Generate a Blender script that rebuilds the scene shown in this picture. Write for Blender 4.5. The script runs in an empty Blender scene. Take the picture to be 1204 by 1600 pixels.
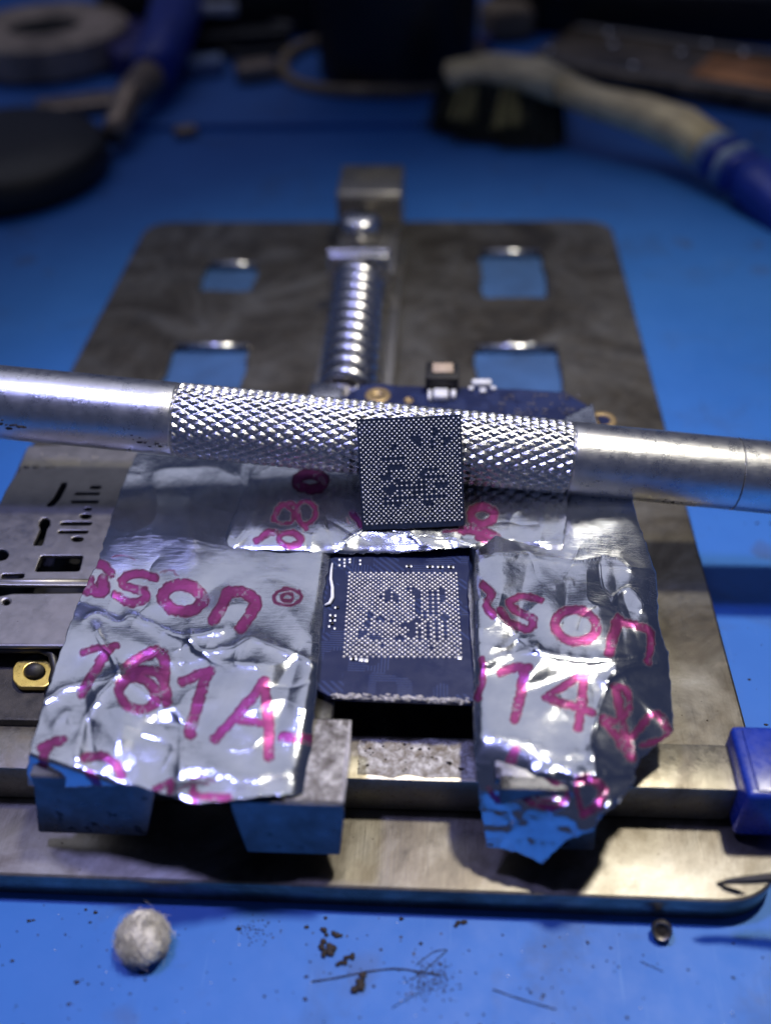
import bpy, bmesh, math, random
import numpy as np
from mathutils import Vector, Matrix, Euler

# ------------------------------------------------------------------ units: 1 blender unit = 1 cm
S = bpy.context.scene
S.unit_settings.system = 'METRIC'
S.unit_settings.scale_length = 0.01
C = S.collection
random.seed(4)
RNG = np.random.default_rng(11)

# ------------------------------------------------------------------ camera
CAM_LOC = (1.51, -4.57, 9.65)
CAM_ROT = tuple(math.radians(a) for a in (47.87, 1.67, 3.03))
FPX = 1500.0                                   # focal length in pixels of the 1204x1600 photograph
cd = bpy.data.cameras.new('camera')
cd.sensor_fit = 'VERTICAL'; cd.sensor_height = 24.0; cd.lens = 24.0 * FPX / 1600.0
cd.clip_start = 0.1; cd.clip_end = 500
cd.dof.use_dof = True; cd.dof.focus_distance = 10.95; cd.dof.aperture_fstop = 0.0225 / 0.29
cam = bpy.data.objects.new('camera', cd); C.objects.link(cam)
cam.location = CAM_LOC; cam.rotation_euler = CAM_ROT
S.camera = cam

# ------------------------------------------------------------------ light
w = bpy.data.worlds.new('World'); S.world = w; w.use_nodes = True
bg = w.node_tree.nodes['Background']
bg.inputs['Color'].default_value = (0.36, 0.46, 0.95, 1)
bg.inputs['Strength'].default_value = 0.09

def lamp(name, kind, loc, target, power, color, **kw):
    d = bpy.data.lights.new(name, kind); d.energy = power; d.color = color
    for k, v in kw.items(): setattr(d, k, v)
    o = bpy.data.objects.new(name, d); C.objects.link(o); o.location = loc
    o.rotation_euler = (Vector(target) - Vector(loc)).to_track_quat('-Z', 'Y').to_euler()
    return o
# the bench lamp: a small bright head behind and to the right, its cone aimed at the near half of the holder
lamp('bench_lamp', 'SPOT', (9.5, 9.0, 40.0), (4.4, 1.0, 0.6), 64000, (1.0, 0.94, 0.80),
     shadow_soft_size=1.5, spot_size=math.radians(56), spot_blend=1.0)
# a second, cooler lamp on an arm to the left
lamp('arm_lamp', 'SPOT', (-7.5, 5.0, 34.0), (0.3, 2.0, 0.6), 25000, (0.40, 0.42, 1.0),
     shadow_soft_size=1.6, spot_size=math.radians(40), spot_blend=1.0)
# added soft panel, large and cool, far behind: foil reflections and background fill
lamp('fill_panel', 'AREA', (-14, 42, 60), (0, 8, 0), 6000, (0.80, 0.82, 1.0), shape='RECTANGLE', size=76, size_y=40)

S.view_settings.view_transform = 'Standard'; S.view_settings.look = 'None'
S.view_settings.exposure = 0.0; S.view_settings.gamma = 1.0; S.view_settings.use_curve_mapping = False
S.render.resolution_x = 770; S.render.resolution_y = 1024

# ------------------------------------------------------------------ survey helpers: a sight line of the photograph met with a plane of the place
MR = np.array(Euler(CAM_ROT, 'XYZ').to_matrix()); CP = np.array(CAM_LOC)
def ray(x, y):
    x = np.asarray(x, float); y = np.asarray(y, float)
    return np.stack([(x - 602) / FPX, -(y - 800) / FPX, -np.ones_like(x)], -1) @ MR.T
def at(x, y, z):
    d = ray(x, y); return CP + d * ((z - CP[2]) / d[..., 2])[..., None]
def A(x, y, z): return Vector(at(x, y, z))
def A2(pts, z): return [tuple(at(p[0], p[1], z)[:2]) for p in pts]

# ------------------------------------------------------------------ materials
def newmat(name):
    m = bpy.data.materials.new(name); m.use_nodes = True
    return m, m.node_tree.nodes, m.node_tree.links, m.node_tree.nodes['Principled BSDF']
def node(N, kind, **kw):
    n = N.new(kind)
    for k, v in kw.items():
        if k in n.inputs: n.inputs[k].default_value = v
        else: setattr(n, k, v)
    return n
def coords(N, L, scale=(1, 1, 1), src='Object', rot=(0, 0, 0)):
    t = N.new('ShaderNodeTexCoord'); m = N.new('ShaderNodeMapping')
    m.inputs['Scale'].default_value = scale; m.inputs['Rotation'].default_value = rot
    L.new(t.outputs[src], m.inputs['Vector']); return m.outputs['Vector']
def noise(N, L, vec, scale, detail=4, rough=0.55, dist=0.0):
    n = N.new('ShaderNodeTexNoise'); n.inputs['Scale'].default_value = scale; n.inputs['Detail'].default_value = detail
    n.inputs['Roughness'].default_value = rough; n.inputs['Distortion'].default_value = dist
    L.new(vec, n.inputs['Vector']); return n.outputs['Fac']
def ramp(N, L, fac, stops, interp='LINEAR'):
    r = N.new('ShaderNodeValToRGB'); r.color_ramp.interpolation = interp
    e = r.color_ramp.elements
    while len(e) < len(stops): e.new(0.5)
    for q, (p, c) in zip(e, stops):
        q.position = p; q.color = c if len(c) == 4 else (*c, 1)
    L.new(fac, r.inputs['Fac']); return r.outputs['Color']
def mixc(N, L, fac, a, b, mode='MIX'):
    m = N.new('ShaderNodeMix'); m.data_type = 'RGBA'; m.blend_type = mode
    for sock, v in ((m.inputs[0], fac), (m.inputs[6], a), (m.inputs[7], b)):
        if isinstance(v, (int, float)): sock.default_value = v
        elif isinstance(v, tuple): sock.default_value = v if len(v) == 4 else (*v, 1)
        else: L.new(v, sock)
    return m.outputs[2]
def bump(N, L, P, h, strength, dist=0.02):
    b = N.new('ShaderNodeBump'); b.inputs['Strength'].default_value = strength; b.inputs['Distance'].default_value = dist
    L.new(h, b.inputs['Height']); L.new(b.outputs['Normal'], P.inputs['Normal']); return b
def g(v): return (v, v, v, 1)

def simple(name, col, rough=0.5, metal=0.0, vary=0.25, scale=6.0, bmp=0.15, spec=0.5, src='Object'):
    m, N, L, P = newmat(name); v = coords(N, L, src=src)
    n = noise(N, L, v, scale, 6, 0.62)
    dark = tuple(c * (1 - vary) for c in col); lite = tuple(min(1, c * (1 + vary)) for c in col)
    L.new(ramp(N, L, n, [(0.3, dark), (0.7, lite)]), P.inputs['Base Color'])
    P.inputs['Metallic'].default_value = metal; P.inputs['Specular IOR Level'].default_value = spec
    L.new(ramp(N, L, noise(N, L, v, scale * 3.1, 5), [(0.25, g(max(0.02, rough - 0.12))), (0.75, g(min(1, rough + 0.12)))]), P.inputs['Roughness'])
    if bmp: bump(N, L, P, noise(N, L, v, scale * 9, 4), bmp, 0.01)
    return m

def make_mat_material():
    m, N, L, P = newmat('blue_silicone'); v = coords(N, L)
    base = ramp(N, L, noise(N, L, v, 0.35, 5, 0.6), [(0.3, (0.018, 0.118, 0.43)), (0.7, (0.028, 0.148, 0.50))])
    # grime film: large brown-grey smears with shapes of their own
    sm = ramp(N, L, noise(N, L, v, 0.55, 8, 0.7, 0.6), [(0.55, g(0)), (0.75, g(0.5))])
    base = mixc(N, L, sm, base, (0.035, 0.06, 0.12))
    vo = node(N, 'ShaderNodeTexVoronoi', feature='F1'); vo.inputs['Scale'].default_value = 7.0; L.new(v, vo.inputs['Vector'])
    sz = ramp(N, L, noise(N, L, v, 1.1, 3), [(0.35, g(0.0)), (0.75, g(1.0))])
    mt = N.new('ShaderNodeMath'); mt.operation = 'MULTIPLY'; L.new(sz, mt.inputs[0]); mt.inputs[1].default_value = 0.15
    lt = N.new('ShaderNodeMath'); lt.operation = 'LESS_THAN'; L.new(vo.outputs['Distance'], lt.inputs[0]); L.new(mt.outputs[0], lt.inputs[1])
    base = mixc(N, L, lt.outputs[0], base, (0.012, 0.025, 0.08))
    # burnt and greasy blotches
    v2 = node(N, 'ShaderNodeTexVoronoi', feature='F1'); v2.inputs['Scale'].default_value = 0.9
    wv = N.new('ShaderNodeVectorMath'); wv.operation = 'MULTIPLY_ADD'; nn = N.new('ShaderNodeTexNoise'); nn.inputs['Scale'].default_value = 2.3; nn.inputs['Detail'].default_value = 5; L.new(v, nn.inputs['Vector'])
    L.new(nn.outputs['Color'], wv.inputs[0]); wv.inputs[1].default_value = (.7, .7, .7); L.new(v, wv.inputs[2]); L.new(wv.outputs[0], v2.inputs['Vector'])
    far = N.new('ShaderNodeSeparateXYZ'); L.new(v, far.inputs[0])
    bl = ramp(N, L, v2.outputs['Distance'], [(0.12, g(0.55)), (0.24, g(0))])
    wear = ramp(N, L, noise(N, L, v, .16, 3), [(0.5, g(0)), (0.62, g(1))])
    base = mixc(N, L, mixc(N, L, 1.0, bl, wear, 'MULTIPLY'), base, (0.05, 0.05, 0.06))
    # fine scratches
    for rz, sd in ((.6, 0), (2.1, 5), (1.2, 9)):
        vs = coords(N, L, (30.0, .8, 1.0), rot=(0, 0, rz)); sc_ = ramp(N, L, noise(N, L, vs, 1.0 + sd * .01, 2), [(0.715, g(0)), (0.74, g(0.42))])
        base = mixc(N, L, sc_, base, (0.10, 0.24, 0.55))
    L.new(base, P.inputs['Base Color'])
    L.new(ramp(N, L, noise(N, L, v, 2.4, 8, 0.7), [(0.3, g(0.50)), (0.7, g(0.62))]), P.inputs['Roughness'])
    P.inputs['Specular IOR Level'].default_value = 0.38
    P.inputs['Subsurface Weight'].default_value = 0.0
    bump(N, L, P, noise(N, L, v, 26, 6, 0.7), 0.12, 0.01)
    return m

def metal_mat(name, col, rough, stain, stain_amt=(0.5, 0.72), scale=1.2, brushed=None, fleck=None, metal=1.0, bmp=0.2, rvar=0.1):
    m, N, L, P = newmat(name); v = coords(N, L)
    n1 = noise(N, L, v, scale, 9, 0.68, 0.4)
    c = mixc(N, L, ramp(N, L, noise(N, L, v, scale * 4, 6, 0.6), [(0.3, g(0)), (0.7, g(1))]), tuple(x * 0.82 for x in col), col)
    sf = ramp(N, L, n1, [(stain_amt[0], g(0)), (stain_amt[1], g(0.85))])
    c = mixc(N, L, sf, c, stain)
    if fleck:
        f = ramp(N, L, noise(N, L, v, fleck[0], 3, 0.5), [(fleck[1], g(0)), (fleck[1] + 0.05, g(1))])
        c = mixc(N, L, f, c, fleck[2])
    L.new(c, P.inputs['Base Color'])
    mm = N.new('ShaderNodeMath'); mm.operation = 'MULTIPLY_ADD'; L.new(sf, mm.inputs[0]); mm.inputs[1].default_value = -0.6 * metal; mm.inputs[2].default_value = metal
    L.new(mm.outputs[0], P.inputs['Metallic'])
    L.new(ramp(N, L, noise(N, L, v, scale * 6, 7, 0.7), [(0.25, g(max(.03, rough - rvar))), (0.75, g(rough + rvar))]), P.inputs['Roughness'])
    if brushed:
        vb = coords(N, L, brushed); hb = noise(N, L, vb, 5, 4, 0.6)
        bump(N, L, P, hb, bmp, 0.006)
    elif bmp: bump(N, L, P, noise(N, L, v, 30, 6, 0.65), bmp, 0.008)
    return m

def foil_material():
    m, N, L, P = newmat('printed_aluminium_foil'); v = coords(N, L)
    at_ = N.new('ShaderNodeAttribute'); at_.attribute_name = 'ink'
    ae = N.new('ShaderNodeAttribute'); ae.attribute_name = 'ink_edge'
    silver = mixc(N, L, ramp(N, L, noise(N, L, v, 2.2, 6), [(0.3, g(0)), (0.7, g(1))]), (0.52, 0.55, 0.61), (0.68, 0.70, 0.74))
    inkc = mixc(N, L, ramp(N, L, noise(N, L, v, 9, 5, 0.65), [(0.3, g(0)), (0.7, g(1))]), (0.22, 0.010, 0.115), (0.33, 0.022, 0.19))
    inkc = mixc(N, L, ae.outputs['Fac'], inkc, (0.12, 0.005, 0.05))
    L.new(mixc(N, L, at_.outputs['Fac'], silver, inkc), P.inputs['Base Color'])
    mm = N.new('ShaderNodeMath'); mm.operation = 'MULTIPLY_ADD'; L.new(at_.outputs['Fac'], mm.inputs[0]); mm.inputs[1].default_value = -0.22; mm.inputs[2].default_value = 1.0
    L.new(mm.outputs[0], P.inputs['Metallic'])
    r = ramp(N, L, noise(N, L, v, 7, 7, 0.7), [(0.25, g(0.12)), (0.75, g(0.20))])
    L.new(mixc(N, L, at_.outputs['Fac'], r, g(0.30)), P.inputs['Roughness'])
    vb = coords(N, L, (3.0, 42.0, 12.0)); hb = noise(N, L, vb, 1.3, 4, 0.6)
    vs = coords(N, L, (1, 1, 1)); hs = noise(N, L, vs, 8, 3, 0.5)
    ad = N.new('ShaderNodeMath'); ad.operation = 'MULTIPLY_ADD'; L.new(hs, ad.inputs[0]); ad.inputs[1].default_value = 2.0; L.new(hb, ad.inputs[2])
    bump(N, L, P, ad.outputs[0], 0.17, 0.010)
    return m

def board_material():
    m, N, L, P = newmat('blue_solder_mask'); v = coords(N, L)
    br = node(N, 'ShaderNodeTexBrick', offset=0.37, squash=0.7); L.new(v, br.inputs['Vector'])
    br.inputs['Scale'].default_value = 3.1; br.inputs['Mortar Size'].default_value = 0.0
    br.inputs['Color1'].default_value = g(0); br.inputs['Color2'].default_value = g(1)
    vo = node(N, 'ShaderNodeTexVoronoi', feature='F1', distance='CHEBYCHEV'); vo.inputs['Scale'].default_value = 4.2; L.new(v, vo.inputs['Vector'])
    w1 = node(N, 'ShaderNodeTexWave', bands_direction='X'); w1.inputs['Scale'].default_value = 9.0; w1.inputs['Distortion'].default_value = 0.0; L.new(v, w1.inputs['Vector'])
    w2 = node(N, 'ShaderNodeTexWave', bands_direction='DIAGONAL'); w2.inputs['Scale'].default_value = 7.0; L.new(v, w2.inputs['Vector'])
    w3 = node(N, 'ShaderNodeTexWave', bands_direction='Y'); w3.inputs['Scale'].default_value = 10.0; L.new(v, w3.inputs['Vector'])
    se = N.new('ShaderNodeSeparateColor'); L.new(vo.outputs['Color'], se.inputs[0])
    a = mixc(N, L, ramp(N, L, se.outputs[0], [(0.33, g(0)), (0.34, g(1))]), w1.outputs['Color'], w2.outputs['Color'])
    a = mixc(N, L, ramp(N, L, se.outputs[1], [(0.5, g(0)), (0.51, g(1))]), a, w3.outputs['Color'])
    a = mixc(N, L, ramp(N, L, se.outputs[2], [(0.45, g(0)), (0.46, g(1))]), a, g(0.25))
    line = ramp(N, L, a, [(0.45, (0.010, 0.016, 0.058)), (0.72, (0.024, 0.038, 0.115))])
    line = mixc(N, L, ramp(N, L, noise(N, L, v, 2.5, 7, 0.7), [(0.5, g(0)), (0.75, g(0.5))]), line, (0.03, 0.04, 0.10))
    P.inputs['Specular IOR Level'].default_value = 0.3
    L.new(line, P.inputs['Base Color'])
    L.new(ramp(N, L, noise(N, L, v, 5, 6), [(0.3, g(0.3)), (0.7, g(0.5))]), P.inputs['Roughness'])
    bump(N, L, P, a, 0.3, 0.004)
    return m

def plate_material():
    m, N, L, P = newmat('stained_steel_plate'); v = coords(N, L)
    n1 = noise(N, L, v, 0.55, 10, 0.66, 1.1); n2 = noise(N, L, v, 2.6, 8, 0.7, 0.5); n3 = noise(N, L, coords(N, L, (1, .35, 1), rot=(0, 0, .35)), 1.0, 9, 0.7, 0.8)
    c = ramp(N, L, n1, [(0.30, (0.07, 0.062, 0.054)), (0.44, (0.165, 0.145, 0.115)), (0.56, (0.26, 0.24, 0.205)), (0.72, (0.38, 0.365, 0.33))])
    c = mixc(N, L, ramp(N, L, n2, [(0.52, g(0)), (0.74, g(0.6))]), c, (0.09, 0.075, 0.058))
    c = mixc(N, L, ramp(N, L, n3, [(0.58, g(0)), (0.70, g(0.4))]), c, (0.40, 0.39, 0.38))
    c = mixc(N, L, ramp(N, L, noise(N, L, v, 15, 3), [(0.70, g(0)), (0.74, g(1))]), c, (0.03, 0.022, 0.016))
    L.new(c, P.inputs['Base Color']); P.inputs['Metallic'].default_value = 0.92
    L.new(ramp(N, L, n2, [(0.3, g(0.27)), (0.7, g(0.42))]), P.inputs['Roughness'])
    h1 = noise(N, L, coords(N, L, (60, 2.0, 8)), 1.0, 3, 0.6)
    bump(N, L, P, h1, 0.18, 0.006)
    return m
def crust_material(name, dark, pale, sc_):
    m, N, L, P = newmat(name); v = coords(N, L)
    a = noise(N, L, v, sc_, 9, 0.75, 0.3); b = noise(N, L, v, sc_ * 3.3, 6, 0.7)
    c = ramp(N, L, a, [(0.36, dark), (0.50, tuple((d + p) / 2 * .8 for d, p in zip(dark, pale))), (0.62, pale)])
    c = mixc(N, L, ramp(N, L, b, [(0.60, g(0)), (0.68, g(0.8))]), c, dark)
    L.new(c, P.inputs['Base Color']); P.inputs['Metallic'].default_value = 0.45
    L.new(ramp(N, L, b, [(0.3, g(0.3)), (0.7, g(0.65))]), P.inputs['Roughness'])
    bump(N, L, P, a, 0.9, 0.03)
    return m

M = dict(
    mat=make_mat_material(),
    plate=plate_material(), crust=crust_material('burnt_flux_crust', (0.07, 0.055, 0.045), (0.62, 0.60, 0.58), 7.0), paleflux=crust_material('pale_flux_film', (0.20, 0.16, 0.11), (0.72, 0.70, 0.68), 9.0),
    rail=metal_mat('flux_crusted_rail', (0.42, 0.385, 0.31), 0.38, (0.13, 0.10, 0.06), (0.46, 0.66), 1.7, None, (30, 0.66, (0.16, 0.13, 0.09)), bmp=0.3),
    clamp=metal_mat('scuffed_clamp_steel', (0.19, 0.19, 0.20), 0.32, (0.06, 0.052, 0.045), (0.40, 0.62), 1.1, None, (4, 0.63, (0.02, 0.02, 0.025)), bmp=0.3),
    spring=metal_mat('bright_spring_steel', (0.72, 0.72, 0.74), 0.24, (0.18, 0.14, 0.1), (0.68, 0.85), 2.0, bmp=0.05),
    block=metal_mat('dull_zinc_block', (0.42, 0.40, 0.37), 0.36, (0.09, 0.075, 0.055), (0.5, 0.8), 1.5, bmp=0.12),
    tube=metal_mat('scratched_aluminium', (0.82, 0.82, 0.82), 0.30, (0.10, 0.09, 0.08), (0.70, 0.74), 1.1, (1.2, 26, 26), None, bmp=0.35, rvar=0.08),
    knurl=metal_mat('knurled_aluminium', (0.82, 0.82, 0.83), 0.27, (0.10, 0.08, 0.07), (0.66, 0.78), 1.6, bmp=0.06),
    foil=foil_material(), board=board_material(),
    pad=simple('blue_cutout_backing', (0.035, 0.10, 0.26), 0.6, 0, 0.25, 1.2, 0.1),
    padsolder=simple('board_pad_solder', (0.66, 0.64, 0.63), 0.42, 0.6, 0.15, 20, 0),
    solder=simple('solder', (0.86, 0.87, 0.90), 0.42, 0.55, 0.06, 20, 0),
    chip=simple('navy_chip_package', (0.016, 0.024, 0.052), 0.38, 0, 0.25, 9, 0.06),
    frame=metal_mat('grey_stamped_steel', (0.34, 0.325, 0.31), 0.46, (0.10, 0.095, 0.09), (0.62, 0.9), 1.0, None, (20, 0.74, (0.06, 0.055, 0.05)), bmp=0.1),
    black=simple('black_plastic', (0.013, 0.012, 0.012), 0.5, 0, 0.4, 5, 0.2),
    grime=simple('black_grimy_plastic', (0.03, 0.026, 0.022), 0.55, 0, 0.7, 7, 0.5),
    dullgold=simple('dull_gold', (0.36, 0.26, 0.13), 0.45, 0.6, 0.2, 9, 0.06),
    faint=simple('faint_board_print', (0.09, 0.085, 0.11), 0.5, 0, 0.2, 9, 0),
    gold=simple('gold_plating', (0.95, 0.68, 0.17), 0.34, 0.75, 0.12, 9, 0.06),
    cap=simple('blue_plastic_cap', (0.010, 0.032, 0.27), 0.30, 0, 0.2, 5, 0.06),
    residue=simple('pale_flux_residue', (0.42, 0.40, 0.40), 0.6, 0, 0.5, 22, 0.5),
    cotton=simple('grubby_cotton', (0.60, 0.57, 0.50), 0.95, 0, 0.25, 9, 0.5, 0.1),
    crumb=simple('charred_crumb', (0.022, 0.015, 0.013), 0.75, 0, 0.6, 14, 0.6),
    screw=simple('dark_screw_steel', (0.16, 0.145, 0.13), 0.45, 0.9, 0.3, 20, 0.1),
    hair=simple('dark_fibre', (0.02, 0.017, 0.02), 0.7, 0, 0.3, 9, 0),
    jar=simple('black_jar', (0.006, 0.006, 0.008), 0.45, 0, 0.2, 3, 0.05),
    tan=simple('tan_cork', (0.32, 0.24, 0.15), 0.8, 0, 0.3, 3, 0.3),
    beige=simple('grubby_beige', (0.40, 0.31, 0.23), 0.6, 0, 0.6, 0.9, 0.1),
    brushp=simple('yellowed_plastic', (0.78, 0.62, 0.36), 0.40, 0, 0.35, 1.6, 0.1),
    bristle=simple('dark_bristle', (0.035, 0.042, 0.036), 0.8, 0, 0.5, 3, 0),
    bristle2=simple('straw_bristle', (0.40, 0.36, 0.16), 0.8, 0, 0.5, 3, 0),
    bluep=simple('blue_handle_plastic', (0.012, 0.035, 0.30), 0.4, 0, 0.2, 2, 0.05),
    violet=simple('violet_tape', (0.05, 0.045, 0.19), 0.5, 0, 0.2, 2, 0.05),
    brown=simple('brown_tool_steel', (0.34, 0.26, 0.19), 0.4, 0.6, 0.4, 2, 0.1),
    copper=simple('copper_tape', (0.75, 0.32, 0.11), 0.4, 0.4, 0.35, 1.2, 0.1),
    slab=simple('dark_circuit_slab', (0.20, 0.15, 0.095), 0.35, 0.4, 0.75, 1.1, 0.2),
    paleb=simple('pale_blue_plastic', (0.22, 0.30, 0.46), 0.4, 0, 0.2, 2, 0),
    white=simple('white_plastic', (0.75, 0.76, 0.80), 0.4, 0, 0.1, 5, 0),
)

# ------------------------------------------------------------------ mesh helpers
def link(name, me, mat, parent=None, smooth=True):
    o = bpy.data.objects.new(name, me); C.objects.link(o)
    if mat is not None and not me.materials: me.materials.append(M[mat] if isinstance(mat, str) else mat)
    if smooth: me.shade_smooth() if hasattr(me, 'shade_smooth') else None
    if parent is not None:
        o.parent = parent
        o.matrix_parent_inverse = Matrix.Translation(-Vector(root_loc(parent)))
    return o
def root_loc(p):
    v = Vector((0, 0, 0))
    return p.location.copy() if p.parent is None else v     # parts sit at the world origin, so their pieces do too
def mesh(name, V, F, mat, parent=None, smooth=True):
    me = bpy.data.meshes.new(name); me.from_pydata([tuple(v) for v in V], [], [tuple(f) for f in F]); me.update()
    if not smooth: me.shade_flat()
    o = link(name, me, mat, parent, smooth)
    return o
def tag(o, label=None, cat=None, group=None, kind=None):
    if label: o['label'] = label
    if cat: o['category'] = cat
    if group: o['group'] = group
    if kind: o['kind'] = kind
    return o
def thing(name, label, cat, loc=(0, 0, 0), group=None):
    o = bpy.data.objects.new(name, None); o.empty_display_size = 0.3; C.objects.link(o); o.location = loc
    return tag(o, label, cat, group)
class MB:
    """collects pieces of ONE part"""
    def __init__(s): s.V = []; s.F = []
    def add(s, V, F):
        b = len(s.V); s.V += [tuple(v) for v in V]; s.F += [tuple(i + b for i in f) for f in F]; return s
    def bm(s, bm):
        bm.verts.index_update(); s.add([v.co[:] for v in bm.verts], [[v.index for v in f.verts] for f in bm.faces]); bm.free(); return s
    def box(s, lo, hi, bev=0.0, seg=2, mtx=None):
        bm = bmesh.new(); bmesh.ops.create_cube(bm, size=1)
        for v in bm.verts:
            v.co = Vector([lo[i] + (v.co[i] + 0.5) * (hi[i] - lo[i]) for i in range(3)])
        if bev: bmesh.ops.bevel(bm, geom=bm.edges[:], offset=bev, segments=seg, affect='EDGES', profile=0.6)
        if mtx is not None: bm.transform(mtx)
        return s.bm(bm)
    def tube(s, pts, rad, n=10, cap=True):
        pts = [Vector(p) for p in pts]; m = len(pts)
        rad = [rad] * m if isinstance(rad, (int, float)) else rad
        V = []; F = []; up = Vector((0, 0, 1))
        prev = None
        for i, p in enumerate(pts):
            t = (pts[min(i + 1, m - 1)] - pts[max(i - 1, 0)]).normalized()
            if prev is None:
                a = t.orthogonal().normalized()
            else: a = (prev - t * prev.dot(t)).normalized()
            prev = a; b = t.cross(a)
            for k in range(n):
                an = 2 * math.pi * k / n
                V.append(p + (a * math.cos(an) + b * math.sin(an)) * rad[i])
        for i in range(m - 1):
            for k in range(n):
                F.append((i * n + k, i * n + (k + 1) % n, (i + 1) * n + (k + 1) % n, (i + 1) * n + k))
        if cap: F.append(tuple(range(n - 1, -1, -1))); F.append(tuple(range((m - 1) * n, m * n)))
        return s.add(V, F)
    def lathe(s, prof, n=32, c=(0, 0, 0), mtx=None):
        V = []; F = []; m = len(prof)
        for r, z in prof:
            for k in range(n):
                an = 2 * math.pi * k / n; p = Vector((r * math.cos(an), r * math.sin(an), z))
                if mtx is not None: p = mtx @ p
                V.append(p + Vector(c))
        for i in range(m - 1):
            for k in range(n):
                F.append((i * n + k, i * n + (k + 1) % n, (i + 1) * n + (k + 1) % n, (i + 1) * n + k))
        if prof[0][0] > 1e-6: F.append(tuple(range(n - 1, -1, -1)))
        if prof[-1][0] > 1e-6: F.append(tuple(range((m - 1) * n, m * n)))
        return s.add(V, F)
    def lump(s, c, r, seed, sub=2, rough=0.35, sq=(1, 1, 1)):
        rg = random.Random(seed); bm = bmesh.new(); bmesh.ops.create_icosphere(bm, subdivisions=sub, radius=1)
        for v in bm.verts:
            k = 1 + rg.uniform(-rough, rough)
            v.co = Vector([v.co[i] * k * r * sq[i] + c[i] for i in range(3)])
        return s.bm(bm)
    def build(s, name, mat, parent=None, smooth=True, angle=None):
        o = mesh(name, s.V, s.F, mat, parent, smooth)
        if angle is not None and smooth:
            o.data.set_sharp_from_angle(angle=math.radians(angle))
        return o

def rounded(poly, r, seg=5):
    """polygon with rounded corners; r one radius or one per corner"""
    out = []; n = len(poly)
    for i, p in enumerate(poly):
        p = Vector((p[0], p[1])); a = Vector(poly[i - 1][:2]) - p; b = Vector(poly[(i + 1) % n][:2]) - p
        rr = r[i] if isinstance(r, (list, tuple)) else r
        k = min(rr, a.length * 0.48, b.length * 0.48)
        if k < 1e-4: out.append((p.x, p.y)); continue
        s0 = p + a.normalized() * k; s1 = p + b.normalized() * k
        for j in range(seg + 1):
            t = j / seg; q = s0 * (1 - t) ** 2 + p * 2 * t * (1 - t) + s1 * t * t
            out.append((q.x, q.y))
    return out
def ellipse(cx, cy, rx, ry, n=16, rot=0):
    return [(cx + rx * math.cos(a) * math.cos(rot) - ry * math.sin(a) * math.sin(rot), cy + rx * math.cos(a) * math.sin(rot) + ry * math.sin(a) * math.cos(rot)) for a in (2 * math.pi * k / n for k in range(n))]
def stroke_poly(p, q, wd, seg=4):
    """capsule outline round a segment, in 2D"""
    p = Vector(p); q = Vector(q); t = (q - p).normalized(); nrm = Vector((-t.y, t.x)); out = []
    for k in range(seg + 1):
        a = math.pi * k / seg; v = p - t * math.sin(a) * wd + nrm * math.cos(a) * wd; out.append((v.x, v.y))
    for k in range(seg + 1):
        a = math.pi * k / seg; v = q + t * math.sin(a) * wd - nrm * math.cos(a) * wd; out.append((v.x, v.y))
    return out
def plate(name, outer, holes, z0, z1, mat, parent=None, bev=0.02, mtx=None, angle=35):
    """flat sheet with real holes and bevelled rims"""
    cu = bpy.data.curves.new(name, 'CURVE'); cu.dimensions = '2D'; cu.fill_mode = 'BOTH'
    for pts in [outer] + list(holes):
        sp = cu.splines.new('POLY'); sp.points.add(len(pts) - 1); sp.use_cyclic_u = True
        for q, p in zip(sp.points, pts): q.co = (p[0], p[1], 0, 1)
    cu.extrude = max(1e-4, (z1 - z0) / 2 - bev); cu.bevel_depth = bev; cu.bevel_resolution = 1; cu.offset = -bev
    tmp = bpy.data.objects.new('tmp', cu); C.objects.link(tmp)
    dg = bpy.context.evaluated_depsgraph_get(); me = bpy.data.meshes.new_from_object(tmp.evaluated_get(dg))
    bpy.data.objects.remove(tmp); bpy.data.curves.remove(cu)
    me.name = name; me.transform(Matrix.Translation((0, 0, (z0 + z1) / 2)))
    if mtx is not None: me.transform(mtx)
    me.materials.clear(); me.materials.append(M[mat])
    o = link(name, me, mat, parent, True)
    o.data.set_sharp_from_angle(angle=math.radians(angle))
    return o

def vnoise(x, y, scale, seed):
    """smooth value noise in numpy"""
    rg = np.random.default_rng(seed); G = rg.uniform(-1, 1, (64, 64))
    X = x / scale + 100.3; Y = y / scale + 100.7
    i = np.floor(X).astype(int); j = np.floor(Y).astype(int); fx = X - i; fy = Y - j
    fx = fx ** 3 * (fx * (6 * fx - 15) + 10); fy = fy ** 3 * (fy * (6 * fy - 15) + 10)
    q = lambda a, b: G[a % 64, b % 64]
    return (q(i, j) * (1 - fx) + q(i + 1, j) * fx) * (1 - fy) + (q(i, j + 1) * (1 - fx) + q(i + 1, j + 1) * fx) * fy

# ================================================================== THE SETTING
nx, ny = 60, 60
V = []; F = []
xs = np.linspace(-60, 60, nx); ys = np.linspace(-30, 90, ny)
for yv in ys:
    for xv in xs: V.append((xv, yv, 0.0))
for j in range(ny - 1):
    for i in range(nx - 1): F.append((j * nx + i, j * nx + i + 1, (j + 1) * nx + i + 1, (j + 1) * nx + i))
mat_o = tag(mesh('work_mat', V, F, 'mat'), kind='structure')
# the moulded step across the mat behind the holder
mb = MB(); mb.box((-30, 21.4, -0.2), (1.4, 44, 0.16), 0.08)
mb.build('mat_ridge', 'mat', mat_o)

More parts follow.
